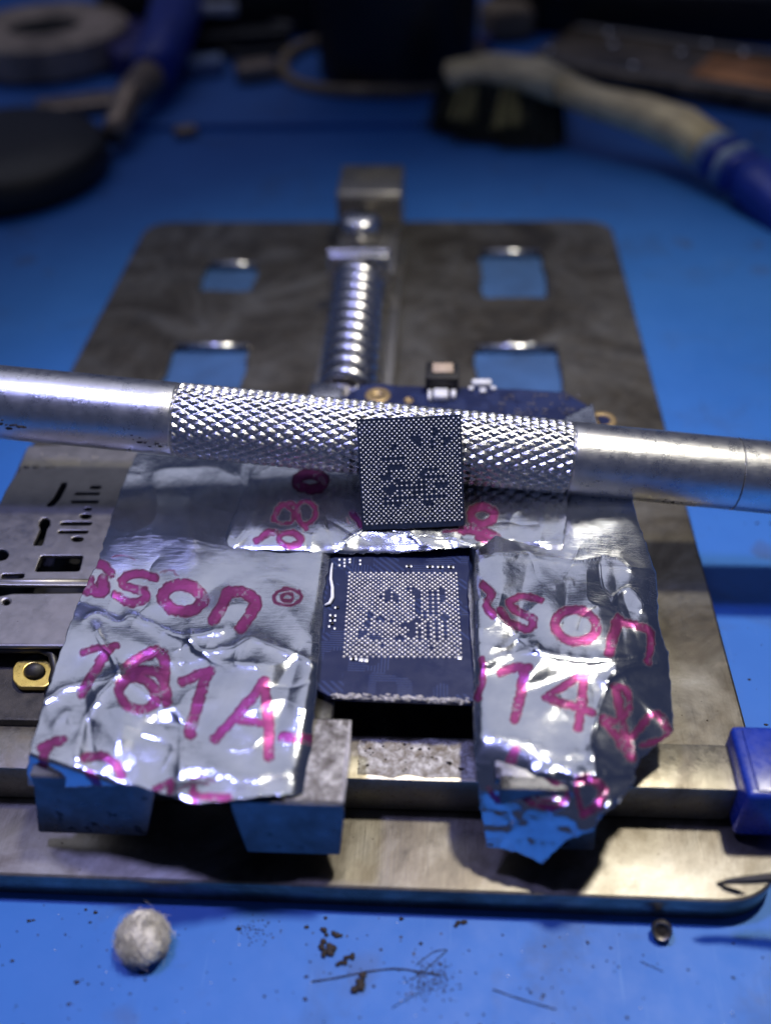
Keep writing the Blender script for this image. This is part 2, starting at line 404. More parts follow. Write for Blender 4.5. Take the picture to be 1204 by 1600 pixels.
# ================================================================== BOARD HOLDER
holder = thing('board_holder', 'steel circuit board holder with spring slide and four square cut-outs on the blue mat', 'board holder', (0, 7.5, 0))
def rect(x0, y0, x1, y1, r=0.06): return rounded([(x0, y0), (x1, y0), (x1, y1), (x0, y1)], r, 3)
wins = [(-3.3, 12.0, -2.25, 13.1), (2.22, 11.75, 3.45, 13.6), (-3.32, 8.55, -1.95, 10.05), (2.06, 8.6, 3.5, 10.05)]
def ragged(x0, y0, x1, y1, seed):
    rg = random.Random(seed); out = []
    P4 = [(x0, y0), (x1, y0), (x1, y1), (x0, y1)]
    for k in range(4):
        a = P4[k]; b = P4[(k + 1) % 4]
        for j in range(7):
            t = j / 7 + (0.02 if j == 0 else 0); out.append((a[0] + (b[0] - a[0]) * t + rg.uniform(-.035, .035), a[1] + (b[1] - a[1]) * t + rg.uniform(-.035, .035)))
    return out
holes = [rounded(ragged(*q, 5 + i), 0.03, 2) for i, q in enumerate(wins)]
pl = plate('base_plate', rounded([(-5, 0), (5, 0), (5, 15), (-5, 15)], [0.75, 0.75, 0.62, 0.62], 10), holes, 0.30, 0.40, 'plate', holder, 0.035)
# turned-down skirt of the plate, set just inside its rounded rim
out = rounded([(-4.985, 0.015), (4.985, 0.015), (4.985, 14.985), (-4.985, 14.985)], [0.73, 0.73, 0.6, 0.6], 10)
inn = rounded([(-4.9, 0.1), (4.9, 0.1), (4.9, 14.9), (-4.9, 14.9)], [0.66, 0.66, 0.55, 0.55], 10)
plate('plate_skirt', out, [inn], 0.004, 0.335, 'plate', pl, 0.01)
# pressed-up lip at the far edge of each cut-out
for i, (x0, y0, x1, y1) in enumerate(wins):
    mb = MB(); mb.tube([(x0 + 0.02, y1 - .02, .375), ((x0 + x1) / 2, y1 - .03, .385), (x1 - 0.02, y1 - .02, .375)], [.06, .07, .06], 10)
    if i == 3: mb.box((2.6, y1 - .04, .38), (2.72, y1 + .03, .47), .02); mb.box((2.95, y1 - .04, .38), (3.1, y1 + .03, .47), .02)
    mb.build('window_lip', 'spring', pl)
# added blue sheet standing in for lit mat, seen through the cut-outs
plate('cutout_backing', rect(-4.6, 7.4, 4.6, 14.6, .3), [], .03, .292, 'pad', holder, .02)
# near rail
mb = MB(); mb.box((-4.9, 0.88, 0.41), (4.72, 1.42, 1.0), 0.035, 2)
rail = mb.build('rail', 'rail', holder, angle=40)
mb = MB(); mb.box((4.52, 0.66, 0.50), (5.6, 1.50, 1.24), 0.07, 3)
mb.box((4.62, 0.72, 1.2), (5.5, 1.44, 1.262), 0.02, 2)
mb.build('end_cap', 'cap', holder, angle=50)['label'] = 'glossy blue plastic end cap on the rail'
# crust on the rail between the clamps
plate('flux_film', rounded(ragged(.66, .925, 1.96, 1.375, 3), .05, 2), [], .985, 1.008, 'paleflux', rail, .004)
mb = MB(); rg = random.Random(8)
for k in range(34):
    x = rg.uniform(.66, 1.95); y = rg.uniform(.93, 1.38)
    mb.lump((x, y, 1.008), rg.uniform(.006, .018) * (1.6 if rg.random() < .06 else 1), k, 1, .4, (1.2, 1, .5))
c = mb.build('flux_specks', 'crumb', rail); tag(c, kind='stuff')
def clamp(x0, x1, legs, ztop):
    mb = MB()
    mb.box((x0, 0.56, 1.36), (x1, 1.20, ztop), 0.03, 2)
    for (a0, a1, b0, b1, zb, yb, yt) in legs:        # front tabs turned down from the jaw
        Vv = []
        for (xx0, xx1, z, yf, yk) in ((a0, a1, ztop - .001, yt, .60), (a0, a1, 1.40, yt - .01, .60), (b0, b1, zb, yb, yb + .09)):
            Vv += [(xx0, yf, z), (xx1, yf, z), (xx1, yk, z), (xx0, yk, z)]
        Fv = [(3, 2, 1, 0), (8, 9, 10, 11)]
        for q in (0, 4): Fv += [(q, q + 1, q + 5, q + 4), (q + 1, q + 2, q + 6, q + 5), (q + 2, q + 3, q + 7, q + 6), (q + 3, q, q + 4, q + 7)]
        bm = bmesh.new(); vs = [bm.verts.new(v) for v in Vv]
        for f in Fv: bm.faces.new([vs[k] for k in f])
        bmesh.ops.recalc_face_normals(bm, faces=bm.faces[:]); bmesh.ops.bevel(bm, geom=bm.edges[:], offset=.012, segments=2, affect='EDGES')
        mb.bm(bm)
    return mb.build('clamp_jaw', 'clamp', holder, angle=30)
def tabx(px, py, z): return float(at(px, py, z)[0])
cl1 = clamp(-2.48, 0.62, [(-2.46, -1.25, tabx(66, 1284, .62), tabx(232, 1297, .62), .62, .37, .43), (tabx(360, 1256, 1.55), 0.62, tabx(388, 1320, .75), tabx(531, 1334, .75), .75, .165, .225)], 1.59)
cl2 = clamp(2.05, 3.06, [(2.1, 3.04, 2.25, tabx(926, 1316, .62), .62, .38, .46)], 1.59)
mb = MB(); mb.box((0.05, 0.25, 1.585), (0.605, 1.17, 1.602), .006)
mb.build('worn_top', 'crust', cl1)
mb = MB(); mb.tube([(.612, .25, 1.585), (.622, .7, 1.59), (.61, 1.17, 1.585)], [.02, .03, .02], 6)
mb.build('burr', 'residue', cl1)

# the spring slide
mb = MB(); mb.box((-0.62, 6.6, .402), (-0.42, 13.6, .66), .03); mb.box((0.48, 6.6, .402), (0.68, 13.6, .66), .03); mb.box((-0.42, 6.6, .402), (0.48, 13.6, .45), .0)
mb.build('slide_rail', 'block', holder, angle=40)
mb = MB(); mb.box((-0.68, 13.75, .402), (0.62, 15.15, 1.58), .06, 3); mb.box((-0.66, 13.70, 1.42), (0.60, 13.9, 1.52), .03, 2)
eb = mb.build('end_block', 'block', holder, angle=40)
mb = MB(); mb.box((-0.60, 11.6, .46), (0.56, 13.72, .98), .05, 2)
mb.build('slide_body', 'block', holder, angle=40)
# knurled thumb screw
mb = MB(); n = 72; prof = [(0.0, 1.80), (.2, 1.79), (.30, 1.765), (.35, 1.72), (.36, 1.68), (.36, 1.40), (.32, 1.36), (.2, 1.35), (.2, .95)]
VV = []; FF = []
for i, (r, z) in enumerate(prof):
    for k in range(n):
        rr = r * (1 + (.035 if (k % 3 == 0 and 3 < i < 6) else 0)); a = 2 * math.pi * k / n
        VV.append((-.09 + rr * math.cos(a), 12.3 + rr * math.sin(a), z))
for i in range(len(prof) - 1):
    for k in range(n): FF.append((i * n + k, (i + 1) * n + k, (i + 1) * n + (k + 1) % n, i * n + (k + 1) % n))
mb.add(VV, FF); mb.build('thumb_screw', 'spring', holder, angle=50)
mb = MB(); mb.box((-0.62, 11.22, .46), (0.50, 11.55, 1.52), .05, 3); mb.tube([(-.6, 11.36, 1.52), (.48, 11.36, 1.52)], .07, 10)
mb.build('spring_stop', 'spring', holder, angle=40)
# coil spring and its rod
turns = 11; y0, y1 = 7.6, 11.2; pts = []
for i in range(turns * 22 + 1):
    a = 2 * math.pi * i / 22; y = y0 + (y1 - y0) * i / (turns * 22)
    pts.append((-.06 + .04 * (1 - (y - y0) / (y1 - y0)) * 2 + .36 * math.cos(a), y, 1.05 + .36 * math.sin(a)))
MB().tube(pts, .115, 10).build('spring', 'spring', holder)
MB().tube([(.02, 7.0, 1.05), (-.06, 13.7, 1.05)], .2, 16).build('rod', 'block', holder)
mb = MB(); mb.box((-.52, 7.05, .46), (.02, 7.5, 1.36), .06, 3); mb.box((.08, 7.15, .8), (.26, 7.45, 1.34), .05, 2)
mb.box((-.4, 6.7, .46), (.4, 7.1, 1.2), .04, 2)
mb.build('slide_jaw', 'spring', holder, angle=40)

# ================================================================== PHONE FRAME (left)
fr = thing('phone_midplate', 'grey stamped metal phone frame with slots and a gold screw pad, left of the foil', 'phone part', tuple(at(60, 950, 0.5)))
fr.location.z = 0.42
Z1 = 1.50
def z6(x, y): return (x * .2812, 680 + y * .2812)                     # enlarged survey sheet of the frame
outer = A2([(44, 697), (240, 690), (205, 780), (170, 915), (-120, 913), (-60, 855), (0, 786), (8, 768), (22, 745), (31, 736), (31, 728)], Z1)
def cap6(p, q, wd): 
    a = at(*z6(*p), Z1)[:2]; b = at(*z6(*q), Z1)[:2]; return stroke_poly(a, b, wd)
def ell6(c, rx, ry, n=14): return A2([z6(c[0] + rx * math.cos(t), c[1] + ry * math.sin(t)) for t in (2 * math.pi * k / n for k in range(n))], Z1)
fh = [A2([z6(*p) for p in [(345, 262), (372, 262), (370, 282), (335, 350), (318, 372), (298, 392), (266, 396), (262, 382), (282, 366), (300, 345)]], Z1),
      A2([z6(*p) for p in [(222, 478), (238, 460), (262, 458), (280, 475), (278, 500), (262, 520), (240, 600), (232, 612), (192, 612), (188, 604), (225, 520), (216, 500)]], Z1),
      rounded(A2([z6(*p) for p in [(228, 668), (463, 668), (442, 755), (195, 757)]], Z1), .03, 2),
      ell6((5, 664), 44, 32), ell6((477, 450), 32, 15), ell6((490, 410), 22, 9), ell6((431, 577), 33, 15),
      cap6((512, 290), (550, 290), .03), cap6((425, 325), (545, 325), .024), cap6((405, 370), (538, 370), .024),
      cap6((352, 490), (496, 490), .035), cap6((336, 537), (478, 537), .03),
      rounded(A2([z6(*p) for p in [(12, 770), (136, 768), (132, 793), (8, 797)]], Z1), .015, 1)]
up = plate('upper_plate', outer, fh, Z1 - .05, Z1, 'frame', fr, .012)
# embossed pimples along the plate's far end
mb = MB()
for r_, (yy, x0, x1) in enumerate(((104, 232, 250), (108, 330, 372), (128, 246, 452), (144, 266, 452), (160, 300, 440), (174, 150, 215), (178, 262, 318), (118, 516, 548), (130, 518, 546))):
    x = x0
    while x <= x1:
        p = at(*z6(x, yy), Z1); mb.lump((p[0], p[1], Z1), .019 if x0 > 200 else .04, int(x) + yy, 2, .02, (1.1, 1, .7)); x += 19 if x0 > 200 else 50
tag(mb.build('embossed_dots', 'frame', up), kind='stuff')
# folded step between the plates
mb = MB(); a = at(-110, 905, Z1); b = at(160, 905, Z1)
mb.tube([(a[0], a[1] - .02, Z1 - .035), (b[0], b[1] - .02, Z1 - .035)], .045, 10); mb.build('step_fold', 'frame', up)
lo = rounded(A2([(-130, 926), (-20, 926), (-5, 931), (20, 926), (175, 924), (150, 1010), (-130, 1008)], 1.45), [0.01, .02, .05, .04, .01, .15, .01], 5)
lowp = plate('lower_plate', lo, [A2([(10 + 5 * math.cos(t), 940 + 4 * math.sin(t)) for t in (2 * math.pi * k / 12 for k in range(12))], 1.45)], 1.38, 1.45, 'frame', fr, .03)
mb = MB(); c0 = at(-110, 1018, 1.28); c1 = at(78, 1018, 1.28); c2 = at(88, 1034, 1.2)
mb.tube([(c0[0], c0[1], 1.33), (c1[0] - .1, c1[1], 1.33), (c1[0] + .05, c1[1] - .05, 1.3), (c2[0] + .03, c2[1] - .1, 1.2), (c2[0] + .02, c2[1] - .4, 1.12)], .055, 10)
mb.build('rolled_edge', 'black', lowp)
# dark body under the plates, carried on below the slots to darken them
body = A2([(40, 702), (250, 695), (180, 1128), (-140, 1122), (-60, 860), (0, 792)], 1.10)
plate('body', body, [], .45, 1.10, 'grime', fr, .03)
plate('slot_shade_sheet', A2([(42, 705), (240, 695), (170, 1000), (-120, 1000), (-60, 860), (0, 795)], 1.36), [], 1.105, 1.15, 'jar', fr, .01)  # added black sheet, puts the shade into the slots above
pad = rounded(A2([(28, 1032), (72, 1030), (82, 1040), (80, 1066), (70, 1073), (30, 1073), (20, 1062), (20, 1044)], 1.2), .03, 2)
plate('gold_pad', pad, [A2([(54 + 17 * math.cos(t), 1049 + 13.5 * math.sin(t)) for t in (2 * math.pi * k / 20 for k in range(20))], 1.2)], 1.13, 1.20, 'gold', fr, .012)['label'] = 'gold screw pad with a round hole'
hc = at(54, 1050, 1.1); mb = MB(); mb.lathe([(.15, 1.19), (.15, 1.06), (.13, 1.05), (.13, 1.18)], 20, (hc[0], hc[1] + .03, 0)); mb.build('screw_barrel', 'black', fr)

# ================================================================== MOTHERBOARD
ZB = 1.60
brd = thing('motherboard', 'dark blue phone motherboard with a bare grid of solder pads between the foil strips', 'circuit board', (0.9, 4.2, 1.5))
bo = [(-2.15, 1.50), (.20, 1.50), (.30, 1.44), (.34, 1.46)] if False else [(-1.9, 1.56), (.22, 1.56), (.36, 1.47), (1.84, 1.45), (2.9, 1.6), (3.0, 3.0), (3.05, 5.55), (3.78, 5.75), (3.62, 6.5), (3.25, 6.93), (2.6, 7.0), (.85, 7.06), (.6, 7.12), (.3, 7.08), (.1, 6.8), (-1.9, 6.2)]
r0 = at(590, 618, ZB); r1 = at(940, 657, ZB); r2 = at(638, 626, ZB)
pcb = plate('board', bo, [ellipse(r0[0], r0[1], .10, .10), ellipse(r1[0], r1[1], .11, .11), ellipse(r2[0], r2[1], .035, .035, 10)], ZB - .09, ZB, 'board', brd, .008)
for p, a, b in ((r0, .10, .19), (r1, .11, .20), (r2, .035, .07)):
    mb = MB(); mb.lathe([(a, ZB - .1), (a, ZB + .012), (a + .012, ZB + .02), (b - .012, ZB + .02), (b, ZB + .003), (b, ZB - .003)], 24, (p[0], p[1], 0)); mb.build('gold_ring', 'dullgold', brd)
# the ball grid: 41 x 41 staggered positions, with the empty places of the pattern
Q = [at(*p, ZB) for p in ((546, 895), (712, 896), (720, 1027), (537, 1026))]
def hemi(r, flat, n=8):
    prof = [(r, 0), (r * .92, r * .42 * flat), (r * .6, r * .82 * flat), (0.0, r * flat)]
    mbx = MB(); V = []; F = []
    for i, (rr, z) in enumerate(prof[:3]):
        for k in range(n): V.append((rr * math.cos(2 * math.pi * k / n), rr * math.sin(2 * math.pi * k / n), z))
    V.append((0, 0, prof[3][1]))
    for i in range(2):
        for k in range(n): F.append((i * n + k, i * n + (k + 1) % n, (i + 1) * n + (k + 1) % n, (i + 1) * n + k))
    for k in range(n): F.append((2 * n + k, 2 * n + (k + 1) % n, 3 * n))
    return V, F
def inside(lst, x, y): return any(a <= x <= c and b <= y <= d for a, b, c, d in lst)
gap_b = [(.35, .22, .38, .36), (.41, .27, .45, .36), (.29, .28, .32, .33), (.53, .18, .56, .22), (.60, .2, .645, .26), (.62, .22, .66, .5), (.73, .22, .76, .50), (.78, .22, .81, .52), (.84, .2, .88, .36), (.68, .48, .72, .55),
         (.19, .5, .24, .56), (.26, .54, .33, .575), (.16, .6, .21, .65), (.12, .72, .18, .77), (.22, .76, .3, .81), (.38, .6, .42, .63), (.50, .62, .56, .66), (.56, .6, .60, .78), (.62, .56, .66, .6), (.80, .58, .82, .80), (.72, .60, .745, .80), (.84, .52, .9, .58), (.86, .6, .885, .78), (.64, .7, .66, .8), (.45, .76, .50, .8), (.53, .74, .56, .78)]
mb = MB(); rg = random.Random(2); hv, hf = hemi(.0185, .75)
for j in range(41):
    for i in range(41):
        if (i + j) % 2: continue
        u, v = i / 40, j / 40
        if inside(gap_b, u, v) or rg.random() < .004: continue
        p = (Q[0] * (1 - u) + Q[1] * u) * (1 - v) + (Q[3] * (1 - u) + Q[2] * u) * v
        s = rg.uniform(.78, 1.1)
        mb.add([(p[0] + a * s, p[1] + b * s, ZB + c_ * s) for a, b, c_ in hv], hf)
tag(mb.build('solder_pads', 'padsolder', brd), kind='stuff')
# tiny chip parts round the grid
mb = MB(); mk = MB()
def pads(lst, zz=ZB, w_=.013, h_=.017):
    for (x, y) in lst:
        p = at(x, y, zz); mb.box((p[0] - w_, p[1] - h_, zz - .001), (p[0] + w_, p[1] + h_, zz + .012), .003, 1)
def z1(x, y): return (470 + x * .25, 830 + y * .25)
pads([z1(x, y) for x, y in ((240, 180), (240, 215), (272, 180), (272, 200), (272, 220), (305, 178), (305, 196), (370, 185), (370, 208), (660, 222), (688, 222), (790, 225), (822, 225), (855, 226), (884, 226), (922, 226), (950, 228), (215, 480), (183, 528), (215, 530), (183, 562), (212, 560), (176, 598), (210, 610), (312, 800), (345, 800))])
pads([z1(375, 807), z1(406, 810), z1(990, 795)], w_=.024, h_=.024)
tag(mb.build('chip_pads', 'solder', brd), kind='stuff')
for k, (x, y) in enumerate(((229, 480), (199, 545), (196, 580), (328, 800), (674, 223), (806, 226), (870, 227), (936, 228))):
    p = at(*z1(x, y), ZB); mk.box((p[0] - .016, p[1] - .018, ZB), (p[0] + .016, p[1] + .018, ZB + .022), .004, 1)
tag(mk.build('chip_parts', 'black', brd), kind='stuff')
# rough residue along the broken front edge, and the white sealant bead on the left
mb = MB(); rg = random.Random(31)
for k in range(230):
    t = rg.random(); x = .40 + 1.40 * t; y = 1.475 - .02 * t + rg.gauss(0, .012)
    mb.lump((x, y, ZB - .01 + rg.uniform(-.02, .012)), rg.uniform(.01, .03), k, 1, .4, (1.6, .8, .6))
tag(mb.build('edge_residue', 'residue', brd), kind='stuff')
mb = MB(); mb.tube([A(*z1(x, y), ZB + .03) for x, y in ((150, 462), (178, 450), (196, 415), (196, 350), (186, 300), (190, 240), (196, 200))], [.012, .02, .022, .02, .018, .014, .01], 8)
mb.build('sealant_bead', 'white', brd)
mb = MB(); mb.box((.12, 1.2, 1.38), (.42, 1.52, 1.5), .02, 1); mb.build('edge_bracket', 'black', brd)
# parts at the far edge of the board
cm = at(690, 608, ZB)
mb = MB(); mb.box((cm[0] - .24, cm[1] - .10, ZB), (cm[0] + .24, cm[1] + .34, ZB + .26), .04, 2)
cmo = mb.build('camera_module', 'black', brd, angle=40)
mb = MB(); mb.box((cm[0] - .14, cm[1] + .02, ZB + .262), (cm[0] + .16, cm[1] + .26, ZB + .285), .01, 1); mb.build('sensor', 'beige', cmo)
mb = MB(); mb.box((cm[0] - .2, cm[1] - .36, ZB), (cm[0] - .15, cm[1] - .14, ZB + .1), .01, 1); mb.box((cm[0] - .12, cm[1] - .34, ZB), (cm[0] + .09, cm[1] - .14, ZB + .12), .015, 1); mb.box((cm[0] + .13, cm[1] - .3, ZB), (cm[0] + .2, cm[1] - .14, ZB + .1), .01, 1)
mb.build('contact_block', 'white', cmo)
cn = at(753, 607, ZB)
mb = MB(); mb.box((cn[0] - .15, cn[1] + .0, ZB), (cn[0] + .13, cn[1] + .11, ZB + .1), .015, 1); mb.box((cn[0] - .2, cn[1] - .08, ZB), (cn[0] - .13, cn[1] - .01, ZB + .05), .008, 1); mb.box((cn[0] - .04, cn[1] - .14, ZB), (cn[0] + .05, cn[1] - .05, ZB + .05), .008, 1); mb.box((cn[0] + .12, cn[1] - .07, ZB), (cn[0] + .19, cn[1] - .0, ZB + .05), .008, 1)
mb.build('connector', 'white', brd)
mb = MB(); rg = random.Random(77)
for k in range(46):
    p = at(rg.uniform(775, 905), rg.choice((618, 623, 631, 640, 646)), ZB); mb.box((p[0] - .02, p[1] - .018, ZB - .002), (p[0] + rg.uniform(0, .04), p[1] + .018, ZB + .01), .003, 1)
tag(mb.build('far_pads', 'faint', brd), kind='stuff')

# ================================================================== FOIL STRIPS
def resample(pts, n):
    P = np.array(pts, float); d = np.r_[0, np.cumsum(np.hypot(*np.diff(P, axis=0).T))]; t = np.linspace(0, d[-1], n)
    return np.stack([np.interp(t, d, P[:, 0]), np.interp(t, d, P[:, 1])], 1)
def segdist(X, Y, pts):
    D = np.full(X.shape, 1e9)
    for (ax, ay), (bx, by) in zip(pts[:-1], pts[1:]):
        L2 = (bx - ax) ** 2 + (by - ay) ** 2 + 1e-9
        t = np.clip(((X - ax) * (bx - ax) + (Y - ay) * (by - ay)) / L2, 0, 1)
        D = np.minimum(D, np.hypot(X - ax - t * (bx - ax), Y - ay - t * (by - ay)))
    return D
def smooth_line(pts, n=6):
    P = [np.array(p, float) for p in pts]; out = []
    for i in range(len(P) - 1):
        p0 = P[max(i - 1, 0)]; p1 = P[i]; p2 = P[i + 1]; p3 = P[min(i + 2, len(P) - 1)]
        for k in range(n):
            t = k / n; out.append(tuple(0.5 * ((2 * p1) + (p2 - p0) * t + (2 * p0 - 5 * p1 + 4 * p2 - p3) * t * t + (3 * p1 - p0 - 3 * p2 + p3) * t ** 3)))
    out.append(tuple(P[-1])); return out
def ring(cx, cy, rx, ry, rot=0): 
    e = ellipse(cx, cy, rx, ry, 24, rot); return e + [e[0]]
def facet_plane(p1, p2, ztop, angle, out_px):
    """plane that turns down from the fold p1-p2 (on the top level) towards out_px"""
    F1 = at(*p1, ztop); F2 = at(*p2, ztop); O = at(*out_px, ztop)
    e = (F2 - F1) / np.linalg.norm(F2 - F1); o = O - F1; o = o - e * (o @ e); o[2] = 0; o /= np.linalg.norm(o)
    d = o * math.cos(angle) - np.array([0, 0, 1.0]) * math.sin(angle)
    n = np.cross(e, d); n /= np.linalg.norm(n)
    if n @ o < 0: n = -n
    return F1, n
def foil(name, label, ztop, top, bottom, left, right, nu, nv, facets, creases, folds, inks, seed, amp=1.0, thick=.008, zfun=None, flap=None, ncr=30, group='foil strips'):
    T, B, Lf, Rt = resample(top, nu), resample(bottom, nu), resample(left, nv), resample(right, nv)
    u = np.linspace(0, 1, nu)[None, :, None]; v = np.linspace(0, 1, nv)[:, None, None]
    G = (1 - v) * T[None] + v * B[None] + (1 - u) * Lf[:, None] + u * Rt[:, None] - ((1 - u) * (1 - v) * T[0] + u * (1 - v) * T[-1] + (1 - u) * v * B[0] + u * v * B[-1])
    X, Y = G[..., 0], G[..., 1]
    # ragged edges
    ed = np.minimum(np.minimum(u[..., 0], 1 - u[..., 0]) * nu, np.minimum(v[..., 0], 1 - v[..., 0]) * nv) * 1.5
    rag = np.exp(-ed / 6) * 1.6
    X = X + vnoise(X, Y, 9, seed + 1) * rag; Y = Y + vnoise(X, Y, 8, seed + 2) * rag
    # height of the wrinkles, cm
    h = vnoise(X, Y, 120, seed + 3) * .045 + vnoise(X, Y, 52, seed + 4) * .010 + vnoise(X, Y, 17, seed + 5) * .0010 
    h = h + np.abs(vnoise(X + 20 * vnoise(X, Y, 60, seed + 8), Y + 16 * vnoise(X, Y, 50, seed + 9), 75, seed + 6)) * -.022
    h = h * amp
    for pts, a, wd in creases:
        L_ = smooth_line(pts); d = segdist(X + vnoise(X, Y, 14, seed + 7) * 2.0, Y + vnoise(X, Y, 12, seed + 10) * 2.0, L_)
        h = h + a * np.exp(-d / wd) * np.tanh(d / 2.0 + .6)
    rq = random.Random(seed + 77); x0_, x1_, y0_, y1_ = X.min(), X.max(), Y.min(), Y.max()
    for k in range(ncr):                                   # small sharp crinkles
        cx = rq.uniform(x0_, x1_); cy = y1_ - (y1_ - y0_) * rq.random() ** 1.5; an = rq.uniform(0, 6.28); pts = [(cx, cy)]
        for q in range(rq.choice((2, 3, 3))):
            an += rq.uniform(-.8, .8); ln = rq.uniform(14, 34); pts.append((pts[-1][0] + ln * math.cos(an), pts[-1][1] + ln * math.sin(an) * .8))
        mk_ = (X > cx - 130) & (X < cx + 130) & (Y > cy - 130) & (Y < cy + 130)
        d = segdist(X[mk_], Y[mk_], smooth_line(pts, 3)); h[mk_] += rq.choice((-1, 1, 1)) * rq.uniform(.003, .009) * np.exp(-d / rq.uniform(3, 6))
    for (cx, cy, ang, slope, Rr) in folds:
        d = (X - cx) * math.cos(ang) + (Y - cy) * math.sin(ang)
        h = h + slope / 130 * np.sqrt(d * d + 4) * np.exp(-((X - cx) ** 2 + (Y - cy) ** 2) / Rr ** 2)
    if flap is not None: h = h + np.clip((Y - flap) / 25, 0, 1) * (vnoise(X, Y, 34, seed + 40) * .034 + vnoise(X, Y, 15, seed + 41) * .010 + np.abs(vnoise(X, Y, 24, seed + 42)) * .03)
    h = np.where(h < 0, -.035 * np.tanh(-h / .035), h)
    D = ray(X, Y)
    zt = ztop if zfun is None else ztop + zfun(X, Y)
    ts = [(zt - CP[2]) / D[..., 2]]
    for f in facets:
        F1, n = facet_plane(*f[:2], ztop, *f[2:]); ts.append(((F1 - CP) @ n) / (D @ n))
    k = .035; mx = np.maximum.reduce(ts)
    t = mx + k * np.log(sum(np.exp(np.clip((q - mx) / k, -60, 0)) for q in ts))
    t = t - h * 1.25 / np.linalg.norm(D, axis=-1)
    W = CP + D * t[..., None]
    ink = np.zeros(X.shape); edge = np.zeros(X.shape)
    Xn = X + vnoise(X, Y, 5, seed + 20) * 1.3 + vnoise(X, Y, 14, seed + 22) * 1.6; Yn = Y + vnoise(X, Y, 5, seed + 21) * 1.3 + vnoise(X, Y, 14, seed + 23) * 1.6
    for pts, wd in inks:
        d = segdist(Xn, Yn, pts); hw = wd / 2
        ii = np.clip((hw - d) / 1.6 + .5, 0, 1); 
        ee = np.exp(-((d - (hw - 1.4)) / 1.7) ** 2) * ii
        edge = np.where(ii > ink, np.maximum(ee, edge * (1 - ii)), edge * np.where(ii > .9, .35, 1)); ink = np.maximum(ink, ii)
    wear = np.clip((vnoise(X, Y, 4, seed + 30) + vnoise(X, Y, 13, seed + 31)) * 1.2 - .72, 0, 1)
    ink = ink * (.94 - .35 * wear)
    idx = np.arange(nu * nv).reshape(nv, nu)
    Fq = np.stack([idx[1:, :-1], idx[1:, 1:], idx[:-1, 1:], idx[:-1, :-1]], -1).reshape(-1, 4)
    me = bpy.data.meshes.new(name); 
    me.vertices.add(nu * nv); me.vertices.foreach_set('co', W.reshape(-1).astype(np.float32))
    me.loops.add(Fq.size); me.loops.foreach_set('vertex_index', Fq.reshape(-1).astype(np.int32))
    me.polygons.add(len(Fq)); me.polygons.foreach_set('loop_start', np.arange(0, Fq.size, 4, dtype=np.int32))
    me.update(calc_edges=True)
    for nm, arr in (('ink', ink), ('ink_edge', edge)):
        a = me.attributes.new(nm, 'FLOAT', 'POINT'); a.data.foreach_set('value', arr.reshape(-1).astype(np.float32))
    o = link(name, me, 'foil')
    sm = o.modifiers.new('thickness', 'SOLIDIFY'); sm.thickness = thick; sm.offset = -1
    return tag(o, label, 'foil strip', group)
def z7(x, y): return (x * .4651, 830 + y * .4651)
def z8(x, y): return (680 + x * .4352, 830 + y * .4352)
def z4(x, y): return (x * .5, 540 + y * .5)
def z5(x, y): return (602 + x * .5, 540 + y * .5)
def ink(zf, k, *strokes): return [([zf(*p) for p in (smooth_line(s[0]) if len(s) < 3 else s[0])], s[1] * k) for s in strokes]

# ---- left strip
ink_left = ink(z7, .4651,
    ([(318, 108), (352, 118), (372, 140)], 38), ([(300, 180), (330, 205), (350, 190), (345, 165)], 44), ([(300, 160), (295, 205)], 34),
    ([(522, 158), (475, 142), (425, 150), (412, 178), (450, 195), (492, 208), (478, 235), (430, 238), (385, 215)], 33),
    (ring(615, 224, 66, 44, .1), 44, 1),
    ([(765, 205), (745, 250), (718, 298)], 42), ([(765, 210), (815, 205), (858, 232), (845, 275), (808, 325)], 42),
    (ring(965, 222, 46, 27), 13, 1), (ring(965, 222, 22, 12), 12, 1),
    ([(278, 408), (335, 392), (392, 385)], 26), ([(368, 395), (325, 460), (272, 545)], 36),
    ([(425, 460), (475, 425), (528, 405), (552, 435), (552, 505), (560, 575)], 42), ([(450, 470), (520, 470), (545, 500)], 34),
    (ring(462, 545, 64, 52, .5), 38, 1),
    ([(612, 505), (660, 485), (708, 468)], 36), ([(698, 475), (668, 570), (637, 680)], 42),
    ([(886, 505), (805, 610), (722, 700)], 36), ([(886, 505), (900, 630), (902, 758)], 38), ([(790, 632), (850, 640), (900, 652)], 32),
    ([(948, 690), (990, 695), (1035, 702)], 40),
    ([(140, 728), (185, 705), (208, 700)], 34), ([(165, 720), (150, 760), (140, 810)], 36),
    ([(285, 762), (335, 755), (382, 778), (408, 822)], 34), ([(300, 812), (330, 850)], 30),
    ([(520, 865), (575, 842), (570, 872)], 26), ([(640, 832), (680, 825), (720, 842)], 8), ([(600, 868), (640, 845), (700, 850)], 7),
    ([(648, 880), (690, 890), (770, 895)], 28), ([(650, 862), (655, 908)], 26),
    ([(375, 90), (420, 80), (452, 96)], 5), ([(540, 140), (575, 132), (600, 150)], 5))
